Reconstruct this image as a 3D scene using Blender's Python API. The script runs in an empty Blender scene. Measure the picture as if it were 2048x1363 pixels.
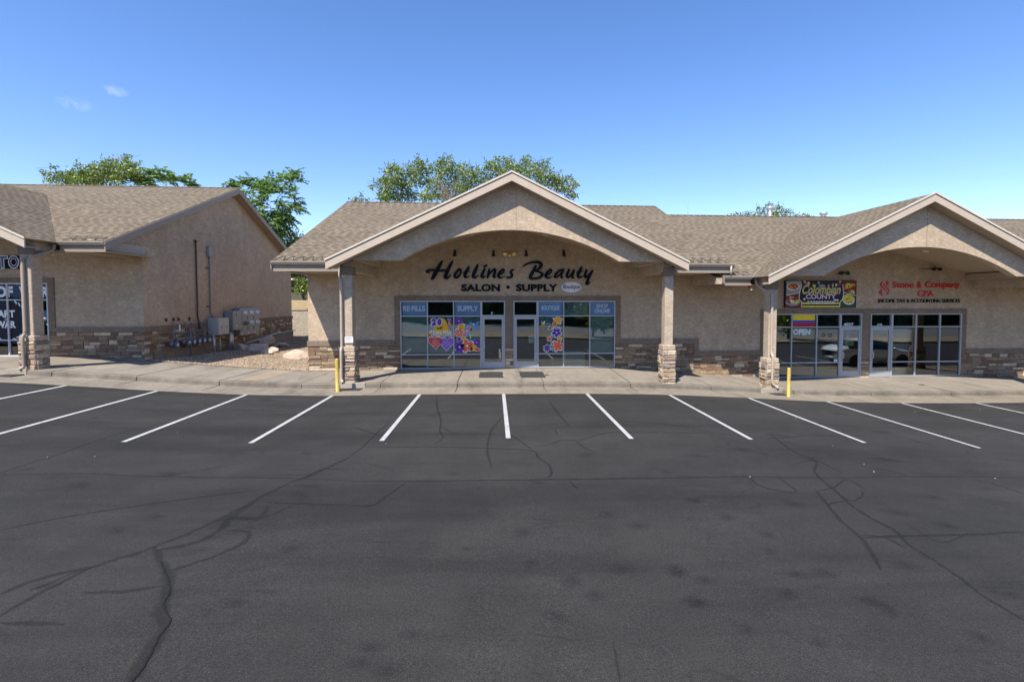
import bpy, bmesh, math, random
from mathutils import Matrix, Vector
R = math.radians
rnd = random.Random(7)
scene = bpy.context.scene
COL = scene.collection

# ------------------------------------------------------------------ camera, light, exposure
EYE = 3.09                                    # height of the lens above the lot
FOC, CXP, HOR, YAW, PIT = 1000.0, 1065.0, 600.0, R(4.3), R(2.4)
CYP = HOR + FOC * math.tan(PIT)
cam = bpy.data.cameras.new('camera')
cam.sensor_width = 36.0
cam.lens = FOC / 2048 * 36.0
cam.shift_x = (1024 - CXP) / 2048
cam.shift_y = (CYP - 681.5) / 2048
cam.clip_end = 3000
camo = bpy.data.objects.new('camera', cam)
COL.objects.link(camo)
camo.location = (0, 0, EYE)
camo.rotation_euler = (R(90) - PIT, 0, -YAW)
scene.camera = camo

SUN = Vector((0.60, 1.0, -1.54)).normalized()      # the way the light travels
sl = bpy.data.lights.new('sun', 'SUN')
sl.energy = 4.4
sl.angle = R(0.53)
sl.color = (1.0, 0.95, 0.87)
so = bpy.data.objects.new('sun', sl)
COL.objects.link(so)
so.rotation_euler = SUN.to_track_quat('-Z', 'Y').to_euler()
so.location = (-20, -30, 45)

world = bpy.data.worlds.new('World')
scene.world = world
world.use_nodes = True
wn = world.node_tree
wn.nodes.clear()
out = wn.nodes.new('ShaderNodeOutputWorld')
bg = wn.nodes.new('ShaderNodeBackground')
sky = wn.nodes.new('ShaderNodeTexSky')
sky.sky_type = 'NISHITA'
sky.sun_disc = False
sky.sun_elevation = math.asin(-SUN.z)
sky.sun_rotation = math.atan2(-SUN.x, -SUN.y)
sky.altitude = 1400
sky.air_density = 1.0
sky.dust_density = 0.35
sky.ozone_density = 2.2
bg.inputs['Strength'].default_value = 0.15
hs = wn.nodes.new('ShaderNodeHueSaturation'); hs.inputs['Saturation'].default_value = 1.2
wn.links.new(sky.outputs['Color'], hs.inputs['Color']); tint = wn.nodes.new('ShaderNodeMix'); tint.data_type = 'RGBA'; tint.blend_type = 'MULTIPLY'; tint.inputs[0].default_value = 1
tint.inputs[7].default_value = (1.09, .94, 1.0, 1); wn.links.new(hs.outputs['Color'], tint.inputs[6])
# two faint wisps of cloud, fixed in the sky by their direction
tcw = wn.nodes.new('ShaderNodeTexCoord'); cloud = None
for dx, dy, dz, tight in ((-.5474, .7804, .3023, 3200), (-.5866, .7616, .2754, 1800)):
    v = Vector((dx, dy, dz)).normalized()
    mp = wn.nodes.new('ShaderNodeVectorMath'); mp.operation = 'SUBTRACT'; mp.inputs[1].default_value = v; wn.links.new(tcw.outputs['Generated'], mp.inputs[0])
    sc_ = wn.nodes.new('ShaderNodeVectorMath'); sc_.operation = 'MULTIPLY'; sc_.inputs[1].default_value = (1, 1, 2.2); wn.links.new(mp.outputs[0], sc_.inputs[0])
    ln = wn.nodes.new('ShaderNodeVectorMath'); ln.operation = 'DOT_PRODUCT'; wn.links.new(sc_.outputs[0], ln.inputs[0]); wn.links.new(sc_.outputs[0], ln.inputs[1])
    ex = wn.nodes.new('ShaderNodeMath'); ex.operation = 'MULTIPLY_ADD'; ex.inputs[1].default_value = -tight; ex.inputs[2].default_value = 1.0; ex.use_clamp = True; wn.links.new(ln.outputs['Value'], ex.inputs[0])
    nz = wn.nodes.new('ShaderNodeTexNoise'); nz.inputs['Scale'].default_value = 55; nz.inputs['Detail'].default_value = 5; nz.inputs['Distortion'].default_value = 1.2; wn.links.new(tcw.outputs['Generated'], nz.inputs['Vector'])
    rp = wn.nodes.new('ShaderNodeMapRange'); rp.inputs['From Min'].default_value = .38; rp.inputs['From Max'].default_value = .72; rp.inputs['To Max'].default_value = .34 if tight > 2500 else .20; wn.links.new(nz.outputs['Fac'], rp.inputs['Value'])
    ml = wn.nodes.new('ShaderNodeMath'); ml.operation = 'MULTIPLY'; wn.links.new(ex.outputs[0], ml.inputs[0]); wn.links.new(rp.outputs[0], ml.inputs[1])
    if cloud is None: cloud = ml.outputs[0]
    else:
        ad = wn.nodes.new('ShaderNodeMath'); ad.operation = 'ADD'; wn.links.new(cloud, ad.inputs[0]); wn.links.new(ml.outputs[0], ad.inputs[1]); cloud = ad.outputs[0]
cm = wn.nodes.new('ShaderNodeMix'); cm.data_type = 'RGBA'; wn.links.new(cloud, cm.inputs[0]); wn.links.new(tint.outputs[2], cm.inputs[6]); cm.inputs[7].default_value = (4.2, 4.6, 5.2, 1)
wn.links.new(cm.outputs[2], bg.inputs['Color'])
wn.links.new(bg.outputs['Background'], out.inputs['Surface'])

scene.view_settings.view_transform = 'Standard'
scene.view_settings.look = 'None'
scene.view_settings.exposure = 0.80
scene.view_settings.gamma = 1.0
scene.cycles.max_bounces = 8
scene.cycles.transparent_max_bounces = 12

# ------------------------------------------------------------------ measuring helpers (surveying the photo)
def ray(px, py):
    a = (px - CXP) / FOC
    b = -(py - CYP) / FOC
    d = math.cos(PIT) + b * math.sin(PIT)
    z = b * math.cos(PIT) - math.sin(PIT)
    return Vector((a * math.cos(YAW) + d * math.sin(YAW), d * math.cos(YAW) - a * math.sin(YAW), z))
def atY(px, py, Y):
    r = ray(px, py); t = Y / r.y
    return Vector((r.x * t, Y, EYE + r.z * t))
def atX(px, py, X):
    r = ray(px, py); t = X / r.x
    return Vector((X, r.y * t, EYE + r.z * t))
WY = 21.4                                     # plane of the shop fronts
def W(px, py):
    p = atY(px, py, WY)
    return p.x, p.z

def lerp_table(x, xs, ys):
    if x <= xs[0]: return ys[0]
    for i in range(len(xs) - 1):
        if x <= xs[i + 1]:
            t = (x - xs[i]) / (xs[i + 1] - xs[i])
            return ys[i] + (ys[i + 1] - ys[i]) * t
    return ys[-1]
HX = [-40, -20, -17.9, -16, -13.2, -10.55, -7.87, -5.26, -2.5, .29, 3.07, 5.88, 8.68, 11.5, 14.25, 17.1, 22, 40]
HZ = [.88, .80, .72, .62, .44, .23, .07, .0, .015, -.015, -.04, -.115, -.27, -.45, -.535, -.578, -.61, -.66]
def lot(x):                                   # height of the asphalt along the shop row
    return sum(lerp_table(x + d, HX, HZ) for d in (-.8, -.4, 0, .4, .8)) / 5
SX = [-40, -17.9, -16, -14.2, -11, -7.8, -4, 5.2, 7, 9, 10.6, 12.6, 14, 21.4, 25, 40]
SZ = [.87, .845, .80, .64, .37, .14, .17, .155, .04, -.17, -.26, -.37, -.39, -.40, -.55, -.6]
def wallfoot(x):
    return sum(lerp_table(x + d, SX, SZ) for d in (-.3, 0, .3)) / 3
CURB = 17.93
def walk(x, y):                               # top of the sidewalk
    t = min(1, max(0, (y - CURB) / (WY - CURB)))
    return (lot(x) + .15) * (1 - t) + wallfoot(x) * t
def onlot(px, py):
    z = 0.0
    for _ in range(12):
        r = ray(px, py); t = (z - EYE) / r.z
        p = Vector((r.x * t, r.y * t, z)); z = lot(p.x)
    return p

# ------------------------------------------------------------------ mesh helpers
class MB:
    def __init__(s): s.v = []; s.f = []; s.m = []; s.uv = []; s.hasuv = False
    def add(s, vs, fs, mi=0, uvs=None):
        b = len(s.v); s.v += [tuple(v) for v in vs]
        for i, f in enumerate(fs):
            s.f.append(tuple(b + j for j in f)); s.m.append(mi)
            s.uv.append(uvs[i] if uvs else None)
        if uvs: s.hasuv = True
        return s
    def box(s, x0, x1, y0, y1, z0, z1, mi=0):
        return s.add([(x0,y0,z0),(x1,y0,z0),(x1,y1,z0),(x0,y1,z0),(x0,y0,z1),(x1,y0,z1),(x1,y1,z1),(x0,y1,z1)],
            [(0,3,2,1),(4,5,6,7),(0,1,5,4),(1,2,6,5),(2,3,7,6),(3,0,4,7)], mi)
    def rbox(s, x0, x1, y0, y1, z0, z1, b, mi=0):          # box with chamfered edges
        rings = []
        for z, k in ((z0, b), (z0 + b, 0), (z1 - b, 0), (z1, b)):
            X0, X1, Y0, Y1 = x0 + k, x1 - k, y0 + k, y1 - k
            c = b if k == 0 else b * .5
            rings.append([(X0+c,Y0,z),(X1-c,Y0,z),(X1,Y0+c,z),(X1,Y1-c,z),(X1-c,Y1,z),(X0+c,Y1,z),(X0,Y1-c,z),(X0,Y0+c,z)])
        vs = [p for r_ in rings for p in r_]
        fs = [tuple(range(7, -1, -1)), tuple(range(24, 32))]
        for r_ in range(3):
            for i in range(8):
                j = (i + 1) % 8
                fs.append((r_*8+i, r_*8+j, r_*8+8+j, r_*8+8+i))
        return s.add(vs, fs, mi)
    def prism(s, poly, axis, lo, hi, mi=0):
        n = len(poly)
        def P(a, b, t):
            return (a, t, b) if axis == 'y' else ((t, a, b) if axis == 'x' else (a, b, t))
        vs = [P(a, b, lo) for a, b in poly] + [P(a, b, hi) for a, b in poly]
        fs = [tuple(range(n)), tuple(range(2*n - 1, n - 1, -1))]
        for i in range(n):
            j = (i + 1) % n
            fs.append((i, n + i, n + j, j))
        return s.add(vs, fs, mi)
    def slab(s, quad, thick, mi=0, uv=True, u=(1,0,0), vv=None, o=(0,0,0)):   # sloping slab, top face given
        q = [Vector(p) for p in quad]; n = len(q)
        nrm = sum(((q[i]-q[0]).cross(q[(i+1) % n]-q[0]) for i in range(1, n-1)), Vector()).normalized()
        if nrm.z < 0: q.reverse(); nrm = -nrm
        lowq = [p - nrm*thick for p in q]
        U = Vector(u).normalized(); V = nrm.cross(U).normalized()
        O = Vector(o)
        uvq = [((p-O).dot(U), (p-O).dot(V)) for p in q]
        fs = [tuple(range(n)), tuple(range(2*n-1, n-1, -1))]
        uvs = [uvq, uvq[::-1]]
        for i in range(n):
            j = (i+1) % n
            fs.append((i, n+i, n+j, j)); uvs.append([uvq[i], uvq[i], uvq[j], uvq[j]])
        return s.add(q + lowq, fs, mi, uvs)
    def tube(s, pts, r, n=8, mi=0, cap=True):
        pts = [Vector(p) for p in pts]; rs = r if isinstance(r, (list, tuple)) else [r]*len(pts)
        b = len(s.v); up = Vector((0,0,1)); prev = None
        for i, p in enumerate(pts):
            d = (pts[min(i+1, len(pts)-1)] - pts[max(i-1, 0)]).normalized()
            if prev is None:
                a = d.cross(up if abs(d.z) < .9 else Vector((1,0,0))).normalized()
            else:
                a = prev - d*prev.dot(d)
                a = a.normalized() if a.length > 1e-6 else d.orthogonal().normalized()
            prev = a; c = d.cross(a)
            for k in range(n):
                t = 2*math.pi*k/n
                s.v.append(tuple(p + (a*math.cos(t) + c*math.sin(t))*rs[i]))
        for i in range(len(pts)-1):
            for k in range(n):
                k2 = (k+1) % n
                s.f.append((b+i*n+k, b+i*n+k2, b+(i+1)*n+k2, b+(i+1)*n+k)); s.m.append(mi); s.uv.append(None)
        if cap:
            s.f.append(tuple(b+k for k in range(n-1,-1,-1))); s.m.append(mi); s.uv.append(None)
            e = b+(len(pts)-1)*n
            s.f.append(tuple(e+k for k in range(n))); s.m.append(mi); s.uv.append(None)
        return s
    def lathe(s, prof, c=(0,0,0), axis='z', n=20, mi=0):
        b = len(s.v)
        for (r, h) in prof:
            for k in range(n):
                t = 2*math.pi*k/n; a, d = r*math.cos(t), r*math.sin(t)
                p = (a, d, h) if axis == 'z' else ((a, h, d) if axis == 'y' else (h, a, d))
                s.v.append((c[0]+p[0], c[1]+p[1], c[2]+p[2]))
        for i in range(len(prof)-1):
            for k in range(n):
                k2 = (k+1) % n
                s.f.append((b+i*n+k, b+i*n+k2, b+(i+1)*n+k2, b+(i+1)*n+k)); s.m.append(mi); s.uv.append(None)
        for i in (0, len(prof)-1):
            if prof[i][0] > 1e-5:
                s.f.append(tuple(b+i*n+k for k in range(n))); s.m.append(mi); s.uv.append(None)
        return s
    def chunk(s, F, u0, u1, z0, z1, d0, d1, b, jit=0.0, mi=0):   # split-face stone on a wall frame F(u,z,d)
        j = lambda: rnd.uniform(-jit, jit)
        ring = lambda e, d: [F(u0+e+j(), z0+e+j(), d+j()), F(u1-e+j(), z0+e+j(), d+j()), F(u1-e+j(), z1-e+j(), d+j()), F(u0+e+j(), z1-e+j(), d+j())]
        vs = [F(u0,z0,d0),F(u1,z0,d0),F(u1,z1,d0),F(u0,z1,d0)] + ring(0, d1-b) + ring(b, d1)
        fs = [(8,9,10,11)]
        for k in (0, 4):
            for i in range(4):
                q = (i+1) % 4
                fs.append((k+i, k+q, k+4+q, k+4+i))
        return s.add(vs, fs, mi)
    def blob(s, c, rx, ry, rz, seed=0, amp=.25, n=3, mi=0, facets=0):
        qf = random.Random(seed+99); planes = [(Vector((qf.gauss(0,1), qf.gauss(0,1), qf.gauss(.2,.8))).normalized(), qf.uniform(.55,.85)) for _ in range(facets)]
        bm = bmesh.new(); bmesh.ops.create_icosphere(bm, subdivisions=n, radius=1)
        q = random.Random(seed); ph = [(Vector((q.uniform(-1,1),q.uniform(-1,1),q.uniform(-1,1)))*q.uniform(1.5,4.5), q.uniform(0,6)) for _ in range(7)]
        vs = []
        for v in bm.verts:
            k = 1 + amp*sum(math.sin(v.co.dot(a)+b_) for a, b_ in ph)/3.5
            p = v.co*k
            for nn_, dd in planes:
                e_ = p.dot(nn_) - dd
                if e_ > 0: p = p - nn_*e_*.92
            vs.append((c[0]+p.x*rx, c[1]+p.y*ry, c[2]+p.z*rz))
        fs = [tuple(v.index for v in f.verts) for f in bm.faces]
        bm.free()
        return s.add(vs, fs, mi)
    def build(s, name, mats, parent=None, smooth=False, local=False):
        me = bpy.data.meshes.new(name)
        me.from_pydata(s.v, [], s.f)
        for m_ in (mats if isinstance(mats, (list, tuple)) else [mats]): me.materials.append(m_)
        me.polygons.foreach_set('material_index', s.m)
        if s.hasuv:
            ul = me.uv_layers.new(name='UVMap'); k = 0
            for poly, uv in zip(me.polygons, s.uv):
                for li, loop in enumerate(poly.loop_indices):
                    if uv: ul.data[loop].uv = uv[li]
        if smooth: me.polygons.foreach_set('use_smooth', [True]*len(me.polygons))
        me.update()
        o = bpy.data.objects.new(name, me); COL.objects.link(o)
        if parent is not None: adopt(o, parent, local)
        return o
def base_of(o):
    v = Vector((0,0,0))
    while o is not None:
        v += Vector(o.location) + o.matrix_parent_inverse.translation; o = o.parent
    return v
def adopt(o, parent, local=False):
    o.parent = parent
    if not local: o.matrix_parent_inverse = Matrix.Translation(-base_of(parent))
def tag(o, label=None, cat=None, group=None, kind=None):
    if label: o['label'] = label
    if cat: o['category'] = cat
    if group: o['group'] = group
    if kind: o['kind'] = kind
    return o
def thing(name, label, cat, loc, group=None):
    o = bpy.data.objects.new(name, None); COL.objects.link(o); o.location = loc
    o.empty_display_size = .2
    return tag(o, label, cat, group)
def copy_tree(o, parent=None):
    c = o.copy(); COL.objects.link(c)
    if parent is not None: c.parent = parent
    for ch in list(o.children): copy_tree(ch, c)
    return c

# ------------------------------------------------------------------ materials
class NT:
    def __init__(s, name):
        s.mat = bpy.data.materials.new(name); s.mat.use_nodes = True
        s.nt = s.mat.node_tree; s.bsdf = s.nt.nodes['Principled BSDF']; s.out = s.nt.nodes['Material Output']
    def n(s, t, **k):
        o = s.nt.nodes.new('ShaderNode' + t)
        for a, b in k.items():
            if a.startswith('i_'):
                key = a[2:]; key = int(key) if key.isdigit() else key.replace('_', ' ')
                o.inputs[key].default_value = b
            else: setattr(o, a, b)
        return o
    def l(s, a, b): s.nt.links.new(a, b)
    def coord(s, which='Object', scale=(1,1,1)):
        c = s.n('TexCoord'); m = s.n('Mapping'); m.inputs['Scale'].default_value = scale
        s.l(c.outputs[which], m.inputs['Vector']); return m.outputs['Vector']
    def noise(s, vec, scale, detail=4, rough=.55, dist=0):
        o = s.n('TexNoise', i_Scale=scale, i_Detail=detail, i_Roughness=rough, i_Distortion=dist); s.l(vec, o.inputs['Vector']); return o.outputs['Fac']
    def ramp(s, fac, stops, interp='LINEAR'):
        o = s.n('ValToRGB'); cr = o.color_ramp; cr.interpolation = interp
        while len(cr.elements) < len(stops): cr.elements.new(.5)
        for e, (p, c) in zip(cr.elements, stops):
            e.position = p; e.color = (c, c, c, 1) if not isinstance(c, tuple) else (c[0], c[1], c[2], 1)
        s.l(fac, o.inputs['Fac']); return o.outputs['Color']
    def mix(s, fac, a, b, mode='MIX'):
        o = s.n('Mix', data_type='RGBA', blend_type=mode)
        for val, i in ((fac, 0), (a, 6), (b, 7)):
            if hasattr(val, 'is_linked') or hasattr(val, 'links'): s.l(val, o.inputs[i])
            else: o.inputs[i].default_value = val if i == 0 else (val[0], val[1], val[2], 1)
        return o.outputs[2]
    def math(s, op, a, b=0.0):
        o = s.n('Math', operation=op)
        for val, i in ((a, 0), (b, 1)):
            if hasattr(val, 'links'): s.l(val, o.inputs[i])
            else: o.inputs[i].default_value = val
        return o.outputs[0]
    def bump(s, h, strength=.5, dist=.02, prev=None):
        o = s.n('Bump', i_Strength=strength, i_Distance=dist); s.l(h, o.inputs['Height'])
        if prev: s.l(prev, o.inputs['Normal'])
        s.l(o.outputs['Normal'], s.bsdf.inputs['Normal']); return o.outputs['Normal']
    def set(s, col=None, rough=None, metal=None, spec=None):
        if col is not None:
            if hasattr(col, 'links'): s.l(col, s.bsdf.inputs['Base Color'])
            else: s.bsdf.inputs['Base Color'].default_value = (col[0], col[1], col[2], 1)
        if rough is not None:
            if hasattr(rough, 'links'): s.l(rough, s.bsdf.inputs['Roughness'])
            else: s.bsdf.inputs['Roughness'].default_value = rough
        if metal is not None: s.bsdf.inputs['Metallic'].default_value = metal
        if spec is not None: s.bsdf.inputs['Specular IOR Level'].default_value = spec
        return s.mat
M = {}
def plain(name, col, rough=.6, metal=0, spec=.4, var=.12, scale=6, bump=0):
    t = NT(name); v = t.coord(); f = t.noise(v, scale, 5)
    c = t.mix(1.0, col, t.ramp(f, [(.25, 1-var), (.75, 1+var)]), 'MULTIPLY')
    if bump: t.bump(t.noise(v, scale*12, 3), .4, bump)
    M[name] = t.set(c, rough, metal, spec); return M[name]
def stucco(name, col, amp=.16):
    t = NT(name); v = t.coord()
    big = t.noise(v, .45, 4, .6); mid = t.noise(v, 3.2, 6, .65, .6)
    vs = t.coord(scale=(1.0, 1.0, 2.4)); skip = t.noise(vs, 5.0, 5, .68, 1.8)
    streak = t.noise(t.coord(scale=(1.6, 1.6, .16)), 1.5, 4, .6)
    c = t.mix(1.0, col, t.ramp(mid, [(.3, 1-amp), (.7, 1+amp)]), 'MULTIPLY')
    c = t.mix(1.0, c, t.ramp(big, [(.3, .9), (.7, 1.08)]), 'MULTIPLY')
    c = t.mix(1.0, c, t.ramp(streak, [(.35, .95), (.6, 1.02)]), 'MULTIPLY')
    c = t.mix(1.0, c, t.ramp(skip, [(.48, .90), (.60, 1.20)]), 'MULTIPLY')
    b = t.bump(skip, .55, .012); b = t.bump(t.noise(v, 60, 3), .35, .006, b)
    M[name] = t.set(c, .95, 0, .15); return M[name]
stucco('stucco', (.44, .34, .238), .11)
stucco('stucco_column', (.435, .345, .252), .1)
stucco('stucco_trim', (.215, .163, .118), .1)
plain('fascia_paint', (.46, .375, .285), .55, 0, .35, .06, 3)
plain('fascia_dark', (.285, .23, .178), .55, 0, .35, .06, 3)
plain('drip_metal', (.58, .50, .40), .4, 0, .4, .05)
plain('soffit', (.36, .28, .195), .7, 0, .3, .08)
plain('spout', (.30, .25, .20), .45, 0, .4, .07)
plain('spout_light', (.42, .345, .265), .45, 0, .4, .07)
def tongue(name, col, axis_scale):
    t = NT(name); v = t.coord(); w = t.n('TexWave', wave_type='BANDS', bands_direction='X', wave_profile='SAW', i_Scale=1.1)
    t.l(v, w.inputs['Vector'])
    c = t.mix(1.0, col, t.ramp(w.outputs['Fac'], [(.0, .6), (.08, 1.0), (1, 1.05)]), 'MULTIPLY')
    M[name] = t.set(c, .7, 0, .25)
tongue('vault_boards', (.40, .315, .225), 1)
def shingle():
    t = NT('shingle'); c = t.n('TexCoord'); uv = c.outputs['UV']
    nz = t.n('TexNoise', i_Scale=2.2, i_Detail=2); t.l(uv, nz.inputs['Vector'])
    add = t.n('VectorMath', operation='MULTIPLY_ADD'); t.l(nz.outputs['Color'], add.inputs[0]); add.inputs[1].default_value = (.004, .004, 0); t.l(uv, add.inputs[2])
    def brick(w, h, off, ms):
        b = t.n('TexBrick', offset=off, i_Scale=1.0, i_Mortar_Size=ms, i_Bias=0.0, i_Brick_Width=w, i_Row_Height=h)
        b.inputs['Color1'].default_value = (0,0,0,1); b.inputs['Color2'].default_value = (1,1,1,1); b.inputs['Mortar'].default_value = (.5,.5,.5,1)
        t.l(add.outputs[0], b.inputs['Vector']); return b
    RH = .20
    b1 = brick(.21, RH, .37, .003)
    sep = t.n('SeparateXYZ'); t.l(add.outputs[0], sep.inputs[0])
    row = t.math('DIVIDE', sep.outputs['Y'], RH); rowp = t.math('FRACT', row); rown = t.math('FLOOR', row)
    wob = t.n('TexWhiteNoise', noise_dimensions='1D'); t.l(rown, wob.inputs['W'])
    uu = t.math('ADD', t.math('DIVIDE', sep.outputs['X'], .37), t.math('MULTIPLY', wob.outputs['Value'], 5.0))
    tooth = t.math('FRACT', uu); cell = t.n('TexWhiteNoise', noise_dimensions='2D'); cx_ = t.n('CombineXYZ'); t.l(t.math('FLOOR', uu), cx_.inputs[0]); t.l(rown, cx_.inputs[1]); t.l(cx_.outputs[0], cell.inputs['Vector'])
    f = t.math('ADD', t.math('MULTIPLY', b1.outputs['Color'], .45), t.math('MULTIPLY', cell.outputs['Value'], .55))
    col = t.ramp(f, [(0, (.135, .106, .072)), (.35, (.17, .135, .093)), (.65, (.19, .152, .106)), (1, (.23, .187, .132))])
    # shadow under the laminated teeth, painted in as a short dark butt line
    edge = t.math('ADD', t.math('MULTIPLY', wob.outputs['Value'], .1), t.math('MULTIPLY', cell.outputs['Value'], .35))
    butt_shadow = t.math('MULTIPLY', t.ramp(tooth, [(0, 0), (.04, 1), (.58, 1), (.64, .12), (1, .12)]), t.ramp(rowp, [(0, 1), (.30, 1), (.44, 0), (1, 0)]))
    col = t.mix(butt_shadow, col, t.mix(1.0, col, (.34, .33, .31), 'MULTIPLY'))
    big = t.n('TexNoise', i_Scale=.35, i_Detail=5); t.l(uv, big.inputs['Vector'])
    col = t.mix(1.0, col, t.ramp(big.outputs['Fac'], [(.3, .94), (.7, 1.05)]), 'MULTIPLY')
    gr = t.n('TexNoise', i_Scale=60, i_Detail=2); t.l(uv, gr.inputs['Vector'])
    col = t.mix(1.0, col, t.ramp(gr.outputs['Fac'], [(.3, .8), (.7, 1.2)]), 'MULTIPLY')
    h = t.math('ADD', t.math('MULTIPLY', t.math('SUBTRACT', 1.0, rowp), 1.0), t.math('MULTIPLY', f, .6))
    t.bump(h, .8, .02)
    M['shingle'] = t.set(col, .95, 0, .15)
shingle()
def stone(name, stops, bright=1.0):
    t = NT(name); g = t.n('NewGeometry'); v = t.coord()
    col = t.ramp(g.outputs['Random Per Island'], [(p, tuple(x*bright for x in c)) for p, c in stops], 'CONSTANT')
    n1 = t.noise(v, 9, 6, .65, .4); n2 = t.noise(v, 45, 4, .6)
    col = t.mix(1.0, col, t.ramp(n1, [(.25, .62), (.55, 1.0), (.8, 1.35)]), 'MULTIPLY')
    h = t.math('ADD', n1, t.math('MULTIPLY', n2, .35))
    t.bump(h, .9, .03)
    M[name] = t.set(col, .92, 0, .2)
stone('ledge_stone', [(0, (0.173, 0.116, 0.074)), (.16, (0.242, 0.179, 0.119)), (.34, (0.284, 0.189, 0.115)), (.50, (0.189, 0.116, 0.078)), (.62, (0.304, 0.223, 0.139)), (.74, (.46, .37, .255)), (.86, (0.242, 0.175, 0.111)), (.92, (.54, .44, .31))], 1.18)
stone('column_stone', [(0, (.42, .31, .21)), (.2, (.50, .40, .28)), (.4, (.33, .235, .18)), (.55, (.45, .36, .27)), (.7, (.56, .45, .31)), (.85, (.30, .235, .20))], .95)
plain('mortar', (.13, .11, .095), .95, 0, .1, .2, 20)
def concrete(name, col, amp=.14):
    t = NT(name); v = t.coord(); a = t.noise(v, .55, 6, .62, .3); b = t.noise(v, 5, 6, .65); cN = t.noise(v, 90, 3)
    st = t.noise(t.coord(scale=(1, .22, 1)), 1.8, 5, .6, .5)
    c = t.mix(1.0, col, t.ramp(a, [(.28, 1-amp*1.3), (.72, 1+amp)]), 'MULTIPLY')
    c = t.mix(1.0, c, t.ramp(b, [(.28, 1-amp), (.7, 1+amp*.7)]), 'MULTIPLY')
    c = t.mix(1.0, c, t.ramp(cN, [(.3, .9), (.7, 1.08)]), 'MULTIPLY')
    c = t.mix(1.0, c, t.ramp(st, [(.30, .72), (.48, 1.0)]), 'MULTIPLY')
    t.bump(t.math('ADD', cN, t.math('MULTIPLY', b, .5)), .3, .006)
    M[name] = t.set(c, .9, 0, .25)
concrete('concrete', (.262, .227, .18)); concrete('concrete_curb', (.19, .162, .126), .2); concrete('gutter_concrete', (.242, .206, .158), .18); concrete('concrete_patch', (.34, .265, .185)); concrete('foundation', (.26, .215, .165), .2)
concrete('concrete_new', (.36, .315, .245), .1)
plain('joint', (.04, .034, .028), .95); plain('tar_black', (.006, .006, .006), .95)
def asphalt():
    t = NT('asphalt'); v = t.coord()
    grit = t.n('TexVoronoi', i_Scale=85); t.l(v, grit.inputs['Vector'])
    g2 = t.noise(v, 140, 2, .6); g1 = t.noise(v, 34, 4, .7)
    big = t.noise(v, .16, 5, .6, .4); mid = t.noise(v, 1.1, 5, .6, .3)
    lane = t.noise(t.coord(scale=(.10, .9, 1)), .8, 6, .62, .5)
    c = t.mix(1.0, (.0315, .0292, .0258), t.ramp(big, [(.3, .80), (.7, 1.18)]), 'MULTIPLY')
    c = t.mix(1.0, c, t.ramp(mid, [(.3, .86), (.7, 1.14)]), 'MULTIPLY')
    c = t.mix(1.0, c, t.ramp(lane, [(.34, .70), (.50, 1.0), (.75, 1.22)]), 'MULTIPLY')
    c = t.mix(1.0, c, t.ramp(g1, [(.3, .74), (.7, 1.28)]), 'MULTIPLY')
    c = t.mix(1.0, c, t.ramp(g2, [(.33, .5), (.52, .98), (.70, 2.1)]), 'MULTIPLY')
    # dragged tyre scuffs, worn pale patches and hairline cracks
    drag = t.noise(t.coord(scale=(.45, 2.3, 1)), 2.3, 6, .68, .8); patch = t.noise(v, .42, 3, .5)
    c = t.mix(t.ramp(patch, [(.42, 0), (.58, 1)]), c, t.mix(1.0, c, t.ramp(drag, [(.30, .58), (.42, .94), (.62, 1.02), (.72, 1.2)]), 'MULTIPLY'))
    warp = t.n('TexNoise', i_Scale=.9, i_Detail=5); t.l(v, warp.inputs['Vector']); wv = t.n('VectorMath', operation='MULTIPLY_ADD'); t.l(warp.outputs['Color'], wv.inputs[0]); wv.inputs[1].default_value = (1.5, 1.5, 0); t.l(v, wv.inputs[2])
    hair = t.n('TexVoronoi', feature='DISTANCE_TO_EDGE', i_Scale=.34); t.l(wv.outputs[0], hair.inputs['Vector'])
    hm = t.math('MULTIPLY', t.ramp(hair.outputs['Distance'], [(.0, 1), (.010, 0)]), t.ramp(t.noise(v, .3, 3), [(.5, 0), (.6, .55)]))
    c = t.mix(hm, c, (.012, .0112, .010))
    h = t.math('ADD', t.math('MULTIPLY', grit.outputs['Distance'], .6), g2)
    t.bump(h, .6, .006)
    M['asphalt'] = t.set(c, .88, 0, .3)
asphalt()
def sealer():
    t = NT('crack_sealer'); v = t.coord(); a = t.noise(v, 3, 5, .6); b = t.noise(v, 60, 3)
    c = t.mix(1.0, (.020, .0188, .0170), t.ramp(a, [(.3, .85), (.7, 1.25)]), 'MULTIPLY')
    c = t.mix(1.0, c, t.ramp(b, [(.3, .8), (.7, 1.25)]), 'MULTIPLY')
    t.bump(b, .4, .004); t.set(c, .75, 0, .35)
    # ragged thin edge: sealer is squeegeed out to nothing
    uv = t.coord('UV'); sep = t.n('SeparateXYZ'); t.l(uv, sep.inputs[0])
    e = t.math('ABSOLUTE', t.math('SUBTRACT', sep.outputs['Y'], .5))
    edge = t.math('ADD', t.math('MULTIPLY', e, 2.0), t.math('MULTIPLY', t.math('SUBTRACT', t.noise(v, 7, 5, .7), .5), 1.5))
    al = t.ramp(edge, [(.35, .40), (1.05, 0)])
    t.l(al, t.bsdf.inputs['Alpha']); M['crack_sealer'] = t.mat
sealer()
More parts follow.
